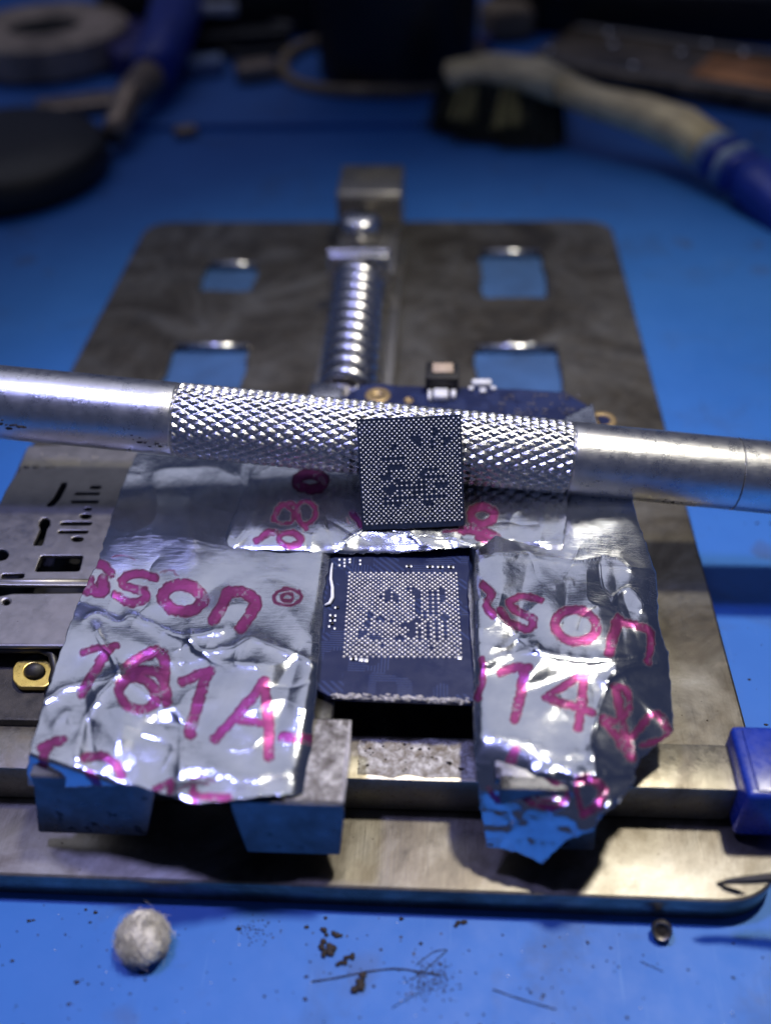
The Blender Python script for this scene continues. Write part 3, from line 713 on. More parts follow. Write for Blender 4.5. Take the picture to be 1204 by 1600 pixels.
cre_left = [([z7(*p) for p in q], a, wd) for q, a, wd in (
    ([(285, 292), (330, 275), (400, 302), (440, 286), (510, 316), (570, 342), (660, 352), (745, 330)], .030, 7),
    ([(325, 335), (350, 380), (380, 420), (402, 474)], .034, 6), ([(402, 474), (470, 440), (540, 395)], -.02, 8),
    ([(640, 362), (690, 402), (770, 392), (850, 362), (960, 402), (1062, 446)], .030, 8), ([(660, 400), (740, 440), (850, 450)], .02, 7),
    ([(402, 474), (330, 500), (240, 520), (150, 570)], .028, 8), ([(402, 474), (330, 560), (285, 640), (262, 752)], .030, 9),
    ([(402, 474), (520, 560), (610, 640), (600, 880)], .024, 11), ([(860, 160), (930, 150), (1040, 200)], -.014, 12),
    ([(780, 330), (800, 380), (790, 440)], .018, 6), ([(400, 30), (560, 20), (760, 60)], .008, 14), ([(700, 790), (830, 830), (960, 800)], .016, 10),
    ([(250, 250), (330, 215), (470, 270)], -.012, 9), ([(190, 640), (230, 610), (245, 650)], .014, 6), ([(520, 640), (600, 650)], -.02, 8))]
rg = random.Random(12)
folds_left = [(rg.uniform(130, 480), rg.uniform(930, 1230), rg.uniform(0, 3.1), rg.uniform(-.15, .24), rg.uniform(26, 70)) for k in range(24)]
foil('foil_strip', 'wide crinkled silver foil strip left of the solder grid, printed 101A- in magenta', 1.70,
     [(222, 690), (380, 705), (540, 722)], [(42, 1228), (90, 1232), (150, 1228), (180, 1226), (214, 1228), (270, 1245), (302, 1256), (363, 1251), (409, 1244), (485, 1240)],
     [(222, 690), (196, 745), (167, 830), (156, 872), (123, 937), (91, 1030), (65, 1109), (44, 1183), (42, 1228)],
     [(540, 722), (530, 790), (518, 862), (505, 928), (498, 1035), (495, 1062), (488, 1155), (485, 1240)],
     330, 400, [((44, 1178), (160, 1218), math.radians(80), (60, 1300)), ((503, 880), (484, 1035), math.radians(38), (600, 900))],
     cre_left, folds_left, ink_left, 100, 1.0)

# ---- right strip
ink_right = ink(z8, .4352,
    ([(168, 195), (200, 228), (180, 265), (205, 302)], 34),
    ([(378, 248), (312, 234), (264, 256), (292, 288), (352, 316), (332, 350), (272, 332), (232, 282)], 32),
    (ring(503, 340, 76, 57, .15), 38, 1),
    ([(655, 315), (640, 370), (622, 438)], 42), ([(650, 322), (748, 345), (772, 375), (762, 468)], 34),
    ([(165, 462), (172, 520), (150, 602)], 28),
    ([(235, 505), (285, 490), (335, 488)], 38), ([(318, 495), (305, 580), (286, 670)], 42),
    ([(530, 512), (465, 555), (392, 598)], 30), ([(392, 598), (480, 625), (562, 652)], 34), ([(538, 512), (525, 600), (512, 705)], 38),
    ([(640, 555), (685, 568), (692, 640), (650, 682), (598, 668)], 30), ([(652, 560), (665, 680), (702, 815)], 36), ([(600, 680), (650, 740), (690, 800)], 32),
    ([(708, 735), (745, 690), (795, 655), (832, 715)], 34), ([(740, 770), (800, 750), (850, 728)], 26),
    ([(282, 790), (262, 880), (240, 955)], 40), ([(190, 925), (225, 970), (260, 960)], 22),
    (ring(395, 945, 78, 46, .1), 28, 1), (ring(395, 948, 34, 18), 14, 1),
    ([(520, 890), (570, 900), (600, 930), (580, 985), (530, 1015)], 38), ([(500, 900), (515, 960), (520, 1000)], 20))
cre_right = [([z8(*p) for p in q], a, wd) for q, a, wd in (
    ([(165, 240), (230, 310), (362, 420), (480, 452), (600, 462), (720, 452)], .028, 7),
    ([(362, 420), (300, 440), (180, 470)], .016, 8), ([(360, 425), (350, 380)], .014, 6),
    ([(640, 240), (690, 205), (735, 250), (742, 280)], .03, 6), ([(590, 120), (600, 200), (640, 260)], -.016, 10),
    ([(160, 90), (300, 80), (480, 110), (640, 95), (700, 130)], .022, 8), ([(430, 190), (480, 175), (490, 200)], .014, 5),
    ([(612, 540), (585, 640), (560, 760), (568, 880)], .034, 9), ([(612, 540), (680, 490), (790, 470)], .026, 8), ([(650, 500), (720, 580), (780, 650), (850, 700)], .026, 8),
    ([(700, 620), (720, 740), (712, 850)], .020, 8), ([(570, 790), (650, 850), (712, 868)], .02, 8), ([(140, 560), (135, 680), (150, 740)], .02, 8),
    ([(220, 740), (330, 760), (430, 790), (560, 800)], .016, 9), ([(200, 1010), (300, 1030), (420, 1050)], .014, 7), ([(310, 1150), (370, 1100), (470, 1080)], .014, 7), ([(760, 180), (770, 330), (820, 480)], .018, 7))]
rg = random.Random(21)
folds_right = [(rg.uniform(745, 1030), rg.uniform(860, 1330), rg.uniform(0, 3.1), rg.uniform(-.15, .24), rg.uniform(26, 70)) for k in range(24)]
foil('foil_strip', 'ragged crumpled silver foil strip right of the solder grid, printed 74 in magenta', 1.70,
     [(770, 735), (850, 690), (885, 650), (926, 630)], [(760, 1322), (790, 1328), (819, 1336), (847, 1350), (866, 1330), (885, 1313), (910, 1303), (926, 1296), (941, 1273), (967, 1254)],
     [(770, 735), (742, 800), (732, 856), (730, 930), (739, 1039), (737, 1161), (745, 1222), (760, 1322)],
     [(926, 630), (932, 665), (985, 775), (1002, 830), (1024, 895), (1028, 974), (1043, 1021), (1050, 1108), (1052, 1143), (1020, 1168), (1000, 1186), (989, 1205), (992, 1218), (967, 1254)],
     260, 420, [((745, 1150), (924, 1213), math.radians(34), (800, 1330)), ((745, 1195), (945, 1262), math.radians(73), (800, 1400)), ((985, 1000), (932, 1205), math.radians(20), (1060, 1150)), ((1006, 830), (1038, 1021), math.radians(26), (1100, 930)), ((741, 870), (748, 1040), math.radians(50), (700, 950))],
     cre_right, folds_right, ink_right, 200, 1.0, flap=1190)

# ---- strip across, under the standing chip
ink_mid = ink(z4, .5, (ring(970, 425, 42, 24), 36, 1),
    ([(852, 545), (880, 498), (922, 500), (932, 545), (955, 570)], 20), (ring(955, 522, 32, 36), 18, 1), (ring(885, 530, 30, 28), 14, 1),
    ([(800, 608), (835, 590), (860, 580)], 26), (ring(905, 605, 34, 20), 24, 1), ([(1100, 525), (1128, 560)], 24), ([(1085, 540), (1092, 555)], 4)) + ink(z5, .5,
    (ring(302, 530, 38, 26), 30, 1), ([(245, 575), (300, 580), (345, 600)], 36), ([(290, 600), (330, 620)], 24), ([(180, 580), (250, 575)], 10)) 
cre_mid = [(q, a, wd) for q, a, wd in (
    ([(540, 845), (575, 828), (640, 836), (700, 842), (735, 850)], .03, 9), ([(640, 832), (652, 845), (690, 858)], .02, 5), ([(400, 745), (395, 800), (370, 850)], .014, 10),
    ([(745, 850), (790, 846), (880, 850)], .016, 8), ([(800, 790), (830, 830), (850, 858)], .012, 8), ([(480, 760), (500, 810), (520, 850)], .010, 10))]
rg = random.Random(5)
folds_mid = [(rg.uniform(380, 870), rg.uniform(770, 850), rg.uniform(0, 3.1), rg.uniform(-.1, .12), rg.uniform(25, 50)) for k in range(8)]
foil('foil_strip', 'narrow silver foil strip lying across behind the solder grid, under the standing chip', 1.765,
     [(415, 690), (640, 712), (905, 745)], [(356, 858), (420, 860), (480, 864), (540, 865), (620, 864), (690, 858), (738, 856), (790, 866), (830, 863), (879, 860)],
     [(415, 690), (390, 745), (368, 800), (351, 832), (356, 858)], [(905, 745), (888, 778), (882, 820), (879, 860)],
     400, 150, [((355, 828), (880, 836), math.radians(13), (600, 920)), ((355, 852), (880, 856), math.radians(60), (600, 920)), ((362, 812), (352, 850), math.radians(50), (300, 830))],
     cre_mid, folds_mid, ink_mid, 300, .6)

# ================================================================== STANDING CHIP
# leans back on the knife handle; local frame: x along the edge, y up the face, z out of the face
pb0 = at(566, 829, 1.775); pb1 = at(724, 826, 1.775)
ex = Vector(pb1 - pb0); cw = ex.length; ex.normalize()
CH = 1.335
lean = math.radians(31)                               # from the vertical
ey = Vector((0, math.sin(lean), math.cos(lean))); ey = (ey - ex * ey.dot(ex)).normalized(); ez = ex.cross(ey)
CM = Matrix(((ex.x, ey.x, ez.x, pb0[0]), (ex.y, ey.y, ez.y, pb0[1]), (ex.z, ey.z, ez.z, pb0[2]), (0, 0, 0, 1))) @ Matrix.Rotation(math.radians(1.5), 4, 'Z')
cw += .015
chip = thing('processor_chip', 'square navy processor chip covered in solder balls, standing against the knurled handle', 'chip', tuple(pb0))
mb = MB(); mb.box((0, 0, -.035), (cw, CH, 0), .006, 1, CM); mb.build('substrate', 'chip', chip, angle=40)
mb = MB(); mb.box((.05, .05, -.085), (cw - .05, CH - .05, -.0355), .01, 1, CM); mb.build('mould_cap', 'black', chip, angle=40)
gp = [(800, 235, 842, 282), (590, 295, 690, 325), (642, 320, 678, 385), (858, 303, 938, 340), (872, 340, 912, 378), (768, 335, 800, 388), (425, 345, 475, 392), (340, 452, 525, 478), (392, 527, 530, 562), (318, 612, 405, 645), (372, 590, 405, 625), (690, 562, 830, 592), (660, 592, 702, 650), (722, 627, 890, 650), (445, 655, 480, 692), (515, 685, 600, 705), (385, 690, 415, 752), (645, 680, 660, 740), (690, 682, 706, 760), (330, 722, 388, 762), (430, 722, 710, 742), (800, 697, 890, 730), (330, 790, 362, 872), (388, 765, 425, 790), (470, 768, 500, 790), (600, 762, 700, 786), (405, 806, 620, 822), (692, 798, 893, 816), (742, 760, 800, 776), (345, 845, 505, 872), (440, 872, 500, 895), (692, 838, 742, 862), (692, 872, 780, 896), (745, 838, 890, 858)]
gap_c = [((a - 157) / 860, (b - 150) / 880, (c_ - 157) / 860, (d - 150) / 880) for a, b, c_, d in gp]
mb = MB(); hv, hf = hemi(.0112, 1.0)
for j in range(42):
    for i in range(41):
        if (i + j) % 2: continue
        u, v = i / 40, j / 41
        if inside(gap_c, u, v): continue
        x = .032 + u * (cw - .064); y = CH - .04 - v * (CH - .115)
        s = rg.uniform(.86, 1.1); dx, dy = rg.gauss(0, .0007), rg.gauss(0, .0007)
        mb.add([CM @ Vector((x + dx + a * s, y + dy + b * s, c_ * s + .0005)) for a, b, c_ in hv], hf)
tag(mb.build('solder_balls', 'solder', chip), kind='stuff')

# ================================================================== KNIFE HANDLE
R0 = .4575
H0 = Vector((-3.98, 4.92, 2.80)); H1 = Vector((5.15, 4.80, 1.87))
hd = (H1 - H0).normalized(); hb = hd.cross(Vector((0, 0, 1))).normalized(); hu = hb.cross(hd)
def hp(s): return H0 + hd * s                        # s = cm along the handle from H0
def s_of(px, py):                                     # where along the handle a sight line passes
    best = min(np.linspace(-3, 12, 3001), key=lambda s: abs((lambda q: 602 + FPX * q[0] / -q[2])(((np.array(hp(s)) - CP) @ MR)) - px)); return best
sk0, sk1, sr = s_of(279, 655), s_of(887, 716), s_of(1143, 745)
knife = thing('knife_handle', 'round aluminium craft knife handle with a knurled grip, lying across the foil', 'knife handle', tuple(hp(sk0)))
knife.location.z -= R0
def bar(s0, s1, prof, name, mat, n=64):
    V = []; F = []
    m = len(prof)
    for (s, r) in prof:
        for k in range(n):
            a = 2 * math.pi * k / n; V.append(hp(s) + (hb * math.cos(a) + hu * math.sin(a)) * r)
    for i in range(m - 1):
        for k in range(n): F.append((i * n + k, (i + 1) * n + k, (i + 1) * n + (k + 1) % n, i * n + (k + 1) % n))
    F.append(tuple(range(n))); F.append(tuple(range(m * n - 1, (m - 1) * n - 1, -1)))
    return mesh(name, V, F, mat, knife)
b1 = bar(0, 0, [(-3.4, R0 - .04), (-3.36, R0)] + [(s, R0) for s in np.linspace(-3.3, sk0 - .03, 24)] + [(sk0 - .012, R0 - .008), (sk0, R0 - .03)], 'rear_barrel', 'tube')
b2 = bar(0, 0, [(sk1, R0 - .03), (sk1 + .012, R0 - .008)] + [(s, R0 - .004) for s in np.linspace(sk1 + .03, sr - .012, 16)] + [(sr - .006, R0 - .012), (sr - .002, R0 - .03)], 'front_barrel', 'tube')
b3 = bar(0, 0, [(sr + .002, R0 - .03), (sr + .008, R0 - .012)] + [(s, R0 - .004) for s in np.linspace(sr + .014, sr + 2.2, 10)] + [(sr + 2.25, R0 - .1)], 'collet_nut', 'tube')
bar(0, 0, [(sr - .01, R0 - .03), (sr + .01, R0 - .03)], 'joint_core', 'black')
for o in (b1, b2, b3): o.data.set_sharp_from_angle(angle=math.radians(50))
# knurl: two crossing helical groove sets cut into the barrel
na, ns = 340, 620
th = np.linspace(0, 2 * np.pi, na, endpoint=False)[None, :]; ss = np.linspace(sk0, sk1, ns)[:, None]
NG = 25; pitch = 4.75
f1 = (th / (2 * np.pi) * NG + ss * pitch) % 1.0; f2 = (th / (2 * np.pi) * NG - ss * pitch * .97) % 1.0
tri = lambda f: 1 - np.abs(2 * f - 1)                 # 0 in the groove, 1 on the crest
g1 = np.clip(tri(f1) * 1.35, 0, .88); g2 = np.clip(tri(f2) * 1.35, 0, .88)
wearn = vnoise(th * 60 + 0 * ss, ss * 60 + 0 * th, 38, 9)
hgt = np.minimum(g1, g2) * (.040 - .012 * np.clip(wearn, 0, 1)) + vnoise(th * 300 + 0 * ss, ss * 130 + 0 * th, 5, 17) * .0022
endf = np.clip(np.minimum(ss - sk0, sk1 - ss) / .03, 0, 1)
rr = R0 - .028 + hgt * endf
base = np.array(H0)[None, None] + ss[..., None] * np.array(hd) + rr[..., None] * (np.cos(th)[..., None] * np.array(hb) + np.sin(th)[..., None] * np.array(hu))
idx = np.arange(na * ns).reshape(ns, na); nxt = np.roll(idx, -1, 1)
Fq = np.stack([idx[:-1], idx[1:], nxt[1:], nxt[:-1]], -1).reshape(-1, 4)
me = bpy.data.meshes.new('knurled_grip'); me.vertices.add(na * ns); me.vertices.foreach_set('co', base.reshape(-1).astype(np.float32))
me.loops.add(Fq.size); me.loops.foreach_set('vertex_index', Fq.reshape(-1).astype(np.int32))
me.polygons.add(len(Fq)); me.polygons.foreach_set('loop_start', np.arange(0, Fq.size, 4, dtype=np.int32)); me.update(calc_edges=True)
ko = link('knurled_grip', me, 'knurl', knife)
# paint chips and dirt stuck to the rear barrel
for k, (px, py, n, sz) in enumerate(((22, 664, 26, .03), (242, 692, 10, .024), (215, 674, 5, .014), (1042, 782, 6, .016))):
    mb = MB(); rg = random.Random(k)
    d0 = s_of(px, py)
    c2 = (np.array(hp(d0)) - CP) @ MR; pyc = 800 - FPX * c2[1] / -c2[2]
    off = (py - pyc) / (FPX / -c2[2])                  # cm below the axis as seen
    va = math.asin(max(-.98, min(.98, off / R0)))
    vd = (Vector(CP) - hp(d0)); vd = (vd - hd * vd.dot(hd)).normalized(); dn = hd.cross(vd).normalized()
    if dn.z > 0: dn = -dn
    for j in range(n):
        aa = va + rg.gauss(0, .07); q = hp(d0 + rg.gauss(0, .11 if n > 8 else .05)) + (vd * math.cos(aa) + dn * math.sin(aa)) * (R0 - .002)
        mb.lump(q, rg.uniform(.4, 1) * sz, j, 1, .4, (1.6, .8, .6))
    tag(mb.build('dirt_patch', 'crumb', knife), kind='stuff')

# ================================================================== SMALL THINGS ON THE MAT
cc = A(222, 1462, .22)
cot = thing('cotton_ball', 'small fluffy off-white cotton ball on the mat in front of the holder', 'cotton ball', (cc.x, cc.y, 0))
bm = bmesh.new(); bmesh.ops.create_icosphere(bm, subdivisions=5, radius=1)
for v in bm.verts:
    p = v.co.copy(); k = 1 + .09 * math.sin(3.1 * p.x + 1.7 * p.y + 1) + .07 * math.sin(5.3 * p.y - 4 * p.z) + .035 * math.sin(13 * p.x + 9 * p.z) + .02 * math.sin(27 * p.y + 21 * p.x) + random.uniform(-.012, .012)
    v.co = Vector((p.x * .245 * k, p.y * .235 * k, p.z * .18 * k)) + Vector((cc.x, cc.y, .175))
MB().bm(bm).build('wad', 'cotton', cot)
mb = MB(); rg = random.Random(3)
for k in range(1500):
    d = Vector((rg.gauss(0, 1), rg.gauss(0, 1), abs(rg.gauss(0, 1)) * .9 - .15)).normalized(); tng = d.cross(Vector((rg.gauss(0, 1), rg.gauss(0, 1), rg.gauss(0, 1)))).normalized()
    p = Vector((d.x * .245, d.y * .235, d.z * .18)) * rg.uniform(.94, 1.02) + Vector((cc.x, cc.y, .175)); Lh = rg.uniform(.06, .14) * (1.7 if rg.random() < .05 else 1)
    lift = rg.uniform(.0, .03) * (2.5 if rg.random() < .08 else 1)
    pts = [p, p + tng * Lh * .35 + d * lift * .6, p + tng * Lh * .7 + d * lift, p + tng * Lh + d * lift * .7 + Vector((0, 0, rg.uniform(-.03, .02)))]
    for q in pts: q.z = max(q.z, .004)
    mb.tube(pts, .0018, 3, False)
tag(mb.build('fibres', 'cotton', cot), kind='stuff')

def crumb(px, py, L_, W_, rot, seed, label, n=7):
    c = A(px, py, 0.0); mb = MB(); rg = random.Random(seed)
    for k in range(n):
        t = (k / max(1, n - 1) - .5) * L_
        mb.lump((c.x + math.cos(rot) * t + rg.gauss(0, W_ * .3), c.y + math.sin(rot) * t + rg.gauss(0, W_ * .3), W_ * .35), W_ * rg.uniform(.35, .62), seed * 50 + k, 2, .30, (1.2, 1, .5))
    o = mb.build('dirt_crumb', 'crumb'); o.data.transform(Matrix.Translation((-c.x, -c.y, 0))); o.location = (c.x, c.y, 0)
    return tag(o, label, 'crumb', 'crumbs on the mat')
crumb(517, 1459, .20, .045, -.15, 1, 'flat brown crumb, farthest back of the cluster on the mat')
crumb(504, 1480, .13, .05, -1.1, 2, 'small dark crumb, leftmost of the cluster on the mat')
crumb(513, 1489, .09, .06, .6, 3, 'rounded dark crumb in the middle of the cluster on the mat')
crumb(539, 1500, .18, .045, .7, 4, 'slanted dark crumb right of the cluster, above the long hair')
crumb(562, 1538, .10, .06, .9, 5, 'dark crumb nearest the camera, below the long hair')
crumb(719, 1442, .11, .035, .3, 6, 'small lone brown crumb close to the front edge of the holder', 5)
# screw
sc = A(1033, 1453, .1)
scr = thing('tiny_screw', 'tiny dark screw lying by the near right corner of the holder', 'screw', (sc.x, sc.y, 0))
mt = Matrix.Rotation(math.radians(38), 4, 'X') @ Matrix.Rotation(math.radians(-8), 4, 'Y')
mb = MB(); mb.lathe([(0.05, .020), (.06, .045), (.085, .06), (.1, .045), (.105, .0), (.09, -.03), (.05, -.04)], 24, (sc.x, sc.y, .10), mt)
mb.lathe([(0.0, .022), (.052, .022)], 6, (sc.x, sc.y, .10), mt)
mb.build('head', 'screw', scr, angle=40)
mb = MB(); mb.lathe([(.055, -.03), (.05, -.09), (.055, -.1), (.045, -.11), (.05, -.13), (.03, -.15)], 14, (sc.x, sc.y, .11), mt); mb.build('shank', 'screw', scr)
# hairs and fibres
def fibre(pts, r, label, name='hair'):
    P3 = [A(x, y, .008) for x, y in smooth_line(pts, 8)]; rg = random.Random(len(pts))
    for i, p in enumerate(P3): p.z = .006 + .008 * (1 + math.sin(i * .9)) * .5
    o = MB().tube(P3, r, 5).build(name, 'hair'); c = P3[0].copy(); o.data.transform(Matrix.Translation((-c.x, -c.y, 0))); o.location = (c.x, c.y, 0)
    return tag(o, label, 'hair', 'hairs on the mat')
fibre([(487, 1534), (530, 1527), (575, 1518), (625, 1514), (690, 1525)], .007, 'long dark hair curving rightward between the crumbs on the mat')
fibre([(660, 1520), (690, 1492), (697, 1484), (676, 1488), (650, 1508)], .004, 'short looped dark hair at the end of the long hair')
fibre([(770, 1546), (810, 1560), (850, 1572), (868, 1577)], .005, 'thin straight dark hair near the bottom edge of the photo')
fibre([(612, 1575), (640, 1558), (655, 1549)], .003, 'faint short hair left of the dirt smudge on the mat')
fibre([(1000, 1502), (1018, 1510), (1035, 1518)], .003, 'faint short hair below the tiny screw')
# dust
mb = MB(); rg = random.Random(99)
for k in range(420):
    x = rg.uniform(-3.2, 6.0); y = rg.uniform(-2.6, -.1) if rg.random() < .8 else rg.uniform(1, 8)
    if y > -.05 and x < 5.1: x = rg.uniform(5.1, 7)
    mb.lump((x, y, .003), rg.choice((.006, .008, .01, .014, .02)) * rg.uniform(.6, 1.1), k, 1, .45, (1.4, 1, .5))
for k in range(260):
    p = A(672 + rg.gauss(0, 18), 1530 + rg.gauss(0, 16), 0); mb.lump((p.x, p.y, .002), rg.uniform(.003, .009), k, 1, .4, (1.5, 1, .5))
for k in range(70):
    p = A(402 + rg.gauss(0, 16), 1452 + rg.gauss(0, 10), 0); mb.lump((p.x, p.y, .002), rg.uniform(.003, .008), k, 1, .4, (1.5, 1, .5))
tag(mb.build('dust', 'crumb'), 'fine dark dust scattered over the blue mat', 'dust', kind='stuff')
mb = MB()
for k in range(90):
    mb.lump((rg.uniform(-3.2, 6.0), rg.uniform(-2.6, -.1), .004), rg.uniform(.004, .008), k, 1, .4)
tag(mb.build('solder_dust', 'solder'), 'tiny bright solder grains scattered over the front of the mat', 'dust', kind='stuff')

# hooked probe at the right edge
pr = thing('hooked_probe', 'thin dark probe with a hooked tip at the near right corner of the holder', 'probe', tuple(A(1180, 1376, .85)))
mb = MB(); tipp = A(1119, 1381, .80)
mb.tube([tipp, A(1140, 1377, .82), A(1165, 1375, .85), A(1204, 1372, .90), A(1300, 1362, 1.05), A(1500, 1340, 1.4)], [.012, .03, .04, .048, .06, .08], 12); mb.build('shaft', 'black', pr)
mb = MB(); mb.tube([tipp, A(1132, 1388, .76), A(1150, 1394, .70), A(1164, 1397, .66)], [.012, .026, .028, .006], 10); mb.build('hook', 'black', pr)

# ================================================================== BACKGROUND THINGS
jar = thing('black_jar', 'round black jar standing behind the holder at the top of the photo', 'jar', (0.0, 25.6, 0))
mb = MB(); mb.lathe([(0, .02), (2.1, .02), (2.25, .1), (2.32, .3), (2.36, 6.2), (2.3, 6.4), (0, 6.4)], 64, (0.0, 25.6, .0)); mb.build('body', 'jar', jar, angle=40)
mb = MB(); mb.lathe([(0, 6.42), (2.44, 6.42), (2.46, 6.6), (2.44, 7.6), (2.35, 7.7), (0, 7.7)], 64, (0, 25.6, 0)); mb.build('lid', 'jar', jar, angle=40)
rgp = []
for k in range(40):
    a = 2 * math.pi * k / 40; rgp.append((-0.5 + 3.0 * math.cos(a), 26.0 + 2.75 * math.sin(a), .3 + .06 * math.sin(3 * a)))
o = MB().tube(rgp + rgp[:1], .17, 10, False).build('cord_loop', 'tan'); o.data.transform(Matrix.Translation((.5, -26, 0))); o.location = (-.5, 26, 0)
tag(o, 'tan cord looped round the foot of the black jar', 'cord')

rl = thing('tape_roll', 'grubby beige tape roll with a dark hollow at the far left', 'tape roll', (-11.0, 27.0, 0.16))
mb = MB(); mb.lathe([(1.1, .16), (2.4, .16), (2.55, .3), (2.55, 1.1), (2.4, 1.22), (1.3, 1.25), (1.1, 1.1), (1.1, .16)], 48, (-11.0, 27.0, .03)); mb.build('roll', 'beige', rl, angle=40)
mb = MB(); mb.lathe([(1.085, .2), (1.085, 1.1), (1.0, 1.1), (1.0, .2)], 40, (-11.0, 27.0, .03)); mb.build('core', 'black', rl)
mb = MB(); mb.box((-.9, -1.9, 0), (.9, 1.9, .75), .2, 3, Matrix.Translation((-8.4, 26.9, .17)) @ Matrix.Rotation(math.radians(32), 4, 'Z'))
o = mb.build('tape_wad', 'violet'); tag(o, 'dull violet plastic block between the beige roll and the blue handle', 'plastic block')
tl = thing('screwdriver', 'screwdriver with blue handle and brown shank lying at the far left', 'screwdriver', (-7.0, 21.5, 0.16))
a0 = A(178, 212, .5); a1 = A(200, 155, .8); a2 = A(235, 118, 1.0); a3 = A(262, 60, 1.25); a4 = A(290, -30, 1.6)
mb = MB(); mb.tube([a0, a0.lerp(a1, .3), a1, a2], [.30, .34, .40, .46], 16); mb.build('shank', 'brown', tl)
mb = MB(); mb.tube([a2, a2.lerp(a3, .2), a3, a3.lerp(a4, .5), a4], [.48, .62, .72, .8, .7], 20); mb.build('handle', 'bluep', tl)
bs = A(-20, 250, .4)
mb = MB(); mb.lathe([(0, .01), (2.6, .01), (2.7, .15), (2.72, .6), (2.5, .85), (1.2, 1.0), (0, 1.05)], 64, (0, 0, 0)); o = mb.build('round_base', 'black', angle=50); o.location = (-9.6, 18.4, .0)
tag(o, 'black round base of a stand at the left edge behind the holder', 'stand base')
# small clutter near the jar
def slabthing(name, label, cat, px, py, sx, sy, sz, rot, mat, bev=.08, z=.165):
    c = A(px, py, z + sz / 2); mb = MB(); mb.box((-sx / 2, -sy / 2, 0), (sx / 2, sy / 2, sz), bev, 3); o = mb.build(name, mat, angle=40)
    o.location = (c.x, c.y, z); o.rotation_euler.z = rot; return tag(o, label, cat)
slabthing('plastic_cap', 'small pale blue plastic cap left of the black jar', 'cap', 322, 102, 1.1, .7, .5, .2, 'paleb', .15)
slabthing('dark_tool', 'dark flat tool lying between the screwdriver and the jar', 'tool', 380, 62, 3.0, .8, .6, .15, 'black', .15)
slabthing('brown_scrap', 'brown scrap beside the tan cord loop', 'scrap', 400, 110, 1.2, .8, .5, .4, 'brown', .15)
slabthing('dark_box', 'long black box across the back left of the bench', 'box', 350, 10, 8.0, 1.2, 1.6, .03, 'jar', .15)
slabthing('white_tag', 'blurred white tag in front of the black box at the back', 'tag', 342, 14, 1.1, .3, .3, .0, 'white', .05, 1.2)
slabthing('dirt_clod', 'small brown clod on the mat step right of the screwdriver', 'clod', 290, 205, .6, .4, .25, .5, 'brown', .1, .005)
slabthing('grey_bracket', 'grey metal bracket lying left of the tan cord loop', 'bracket', 430, 40, 1.6, .7, .5, -.5, 'frame', .1)
slabthing('brown_bottle_cap', 'dull brown cap just right of the black jar', 'cap', 790, 30, 1.5, 1.5, 1.0, .3, 'tan', .3, .01)
slabthing('blue_clip', 'small blue clip behind the toothbrush head', 'clip', 742, 66, 1.0, .6, .4, -.2, 'violet', .12, .01)
slabthing('rag', 'crumpled brownish rag beside the screwdriver tip', 'rag', 120, 165, 2.2, 1.0, .35, .35, 'brown', .15, .165)
cbl = smooth_line([(125, 40), (210, 78), (300, 62), (372, 86), (450, 78), (500, 60)], 8)
o = MB().tube([A(x, y, .36) for x, y in cbl], .14, 10).build('thin_cable', 'black'); tag(o, 'thin black cable winding behind the screwdriver towards the jar', 'cable')
# slab with copper at the far right
sl = thing('phone_chassis', 'dark phone chassis with an orange copper patch at the far right', 'phone part', (8.3, 24.6, 0))
SM = Matrix.Translation((8.6, 24.9, 0)) @ Matrix.Rotation(math.radians(-29), 4, 'Z')
mb = MB(); mb.box((-4.6, -1.9, .05), (4.6, 1.9, .5), .14, 3, SM); mb.build('shell', 'slab', sl, angle=40)
mb = MB(); mb.box((.2, -1.2, .502), (4.0, .9, .53), .01, 1, SM); mb.build('copper_patch', 'copper', sl)
mb = MB(); mb.box((-4.3, 1.35, .5), (4.3, 1.62, .62), .03, 2, SM); mb.box((-4.3, -1.8, .49), (4.3, -1.66, .56), .03, 2, SM); mb.build('rim', 'frame', sl)
mb = MB()
for k, (x, y) in enumerate(((-4.1, -1.1), (-2.6, .2), (-1.4, -1.3), (-.6, .4), (1.0, 1.2), (-3.2, 1.3), (3.6, -1.5), (3.9, -1.45), (-.2, 1.48))): mb.lathe([(.14, 0), (.14, .1), (.08, .14), (0, .14)], 14, tuple((SM @ Vector((x, y, .5)))))
tag(mb.build('screw_heads', 'spring', sl), kind='stuff')
slabthing('black_device', 'black glossy device along the back right of the bench', 'device', 1040, 5, 11, 3.0, 1.4, -.22, 'jar', .2, .01)
# toothbrush
tb = thing('toothbrush', 'old toothbrush with dark worn bristles and yellowed handle, behind the holder', 'toothbrush', (4.2, 19.9, 0))
def brush_path(pts): return [Vector(p) for p in pts]
HP = [A(700, 118, 1.25), A(760, 108, 1.36), A(830, 116, 1.38), A(880, 138, 1.3), A(930, 160, 1.2), A(1000, 178, 1.15), A(1060, 200, 1.0), A(1105, 232, .82)]
def ribbon(P, wds, hts, n=14):
    V = []; F = []
    for i, p in enumerate(P):
        t = (P[min(i + 1, len(P) - 1)] - P[max(i - 1, 0)]).normalized(); sd = t.cross(Vector((0, 0, 1))).normalized(); upv = sd.cross(t)
        for k in range(n):
            a = 2 * math.pi * k / n; c_, s_ = math.cos(a), math.sin(a)
            V.append(p + sd * wds[i] * math.copysign(abs(c_) ** .7, c_) + upv * hts[i] * math.copysign(abs(s_) ** .7, s_))
    for i in range(len(P) - 1):
        for k in range(n): F.append((i * n + k, i * n + (k + 1) % n, (i + 1) * n + (k + 1) % n, (i + 1) * n + k))
    F.append(tuple(range(n - 1, -1, -1))); F.append(tuple(range((len(P) - 1) * n, len(P) * n)))
    return V, F
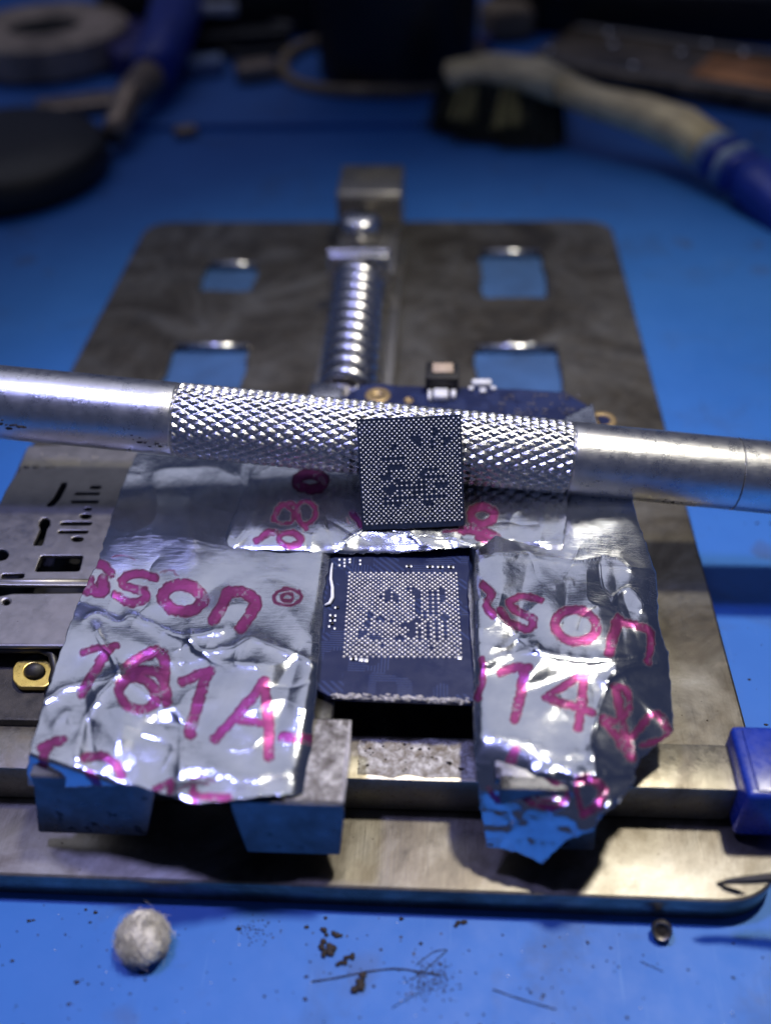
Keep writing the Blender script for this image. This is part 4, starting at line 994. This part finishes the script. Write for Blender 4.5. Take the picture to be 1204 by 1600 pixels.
mb = MB(); mb.add(*ribbon([HP[0] + (HP[0] - HP[1]) * .12] + HP[:4], [.25, .62, .76, .72, .48], [.14, .28, .31, .33, .34])); mb.build('head', 'brushp', tb)
mb = MB(); mb.add(*ribbon(HP[3:], [.42, .40, .46, .54, .52], [.30, .34, .40, .44, .44])); mb.build('handle', 'brushp', tb)
dv = (HP[7] - HP[6]).normalized(); p0 = HP[7]
for k in range(4):
    q = p0 + dv * (.16 + k * .28); mb = MB(); mb.add(*ribbon([q - dv * .12, q - dv * .07, q + dv * .07, q + dv * .12], [.46, .55, .55, .46], [.38, .46, .46, .38])); mb.build('grip_ring', 'paleb' if k % 2 == 0 else 'bluep', tb)
q = p0 + dv * 1.2
mb = MB(); mb.add(*ribbon([q, q + dv * .5, q + dv * 1.5 + Vector((0, 0, -.1)), q + dv * 4 + Vector((0, 0, -.2))], [.52, .6, .65, .6], [.44, .48, .48, .44])); mb.build('grip', 'bluep', tb)
mb = MB(); mb.add(*ribbon([q + dv * .02 + Vector((0, 0, .2)), q + dv * .6 + Vector((0, 0, .22)), q + dv * 1.6 + Vector((0, 0, .14))], [.3, .4, .3], [.22, .24, .2])); mb.build('grip_inlay', 'brushp', tb)
ax = (HP[2] - HP[0]); axl = Vector((ax.x, ax.y, 0)).normalized(); sdv = Vector((-axl.y, axl.x, 0))
for mtl, sel, zt in (('bristle', lambda i, j: True, 1.22), ('bristle2', lambda i, j: j < 2 and i in (2, 3, 6, 7), 1.12)):
    mb = MB(); rg = random.Random(6)
    for i in range(12):
        for j in range(5):
            if not sel(i, j) or ((i - 5.5) / 6.2) ** 2 + ((j - 2) / 2.6) ** 2 > 1.0: continue
            c_ = HP[0] + axl * (i * .262 - .02) + sdv * (-.42 + j * .2)
            if mtl == 'bristle2': c_ = c_ - sdv * .1
            for k in range(26 if mtl == 'bristle' else 12):
                o0 = Vector((rg.gauss(0, .05), rg.gauss(0, .05), 0)); o1 = o0 * 3.4 + axl * (i - 4) * .01 - sdv * (.34 + i * .05 + (2 - j) * .12) + axl * (i - 5.5) * .02
                top = Vector((c_.x, c_.y, zt + .1)) + o0; bot = Vector((c_.x, c_.y, .02 + rg.uniform(0, .12) + (.5 if mtl == 'bristle2' else 0))) + o1
                mb.tube([top, top.lerp(bot, .5) + Vector((rg.gauss(0, .015), rg.gauss(0, .015), 0)), bot], [.02, .02, .014], 3, False)
    tag(mb.build('bristles' if mtl == 'bristle' else 'straw_bristles', mtl, tb), kind='stuff')
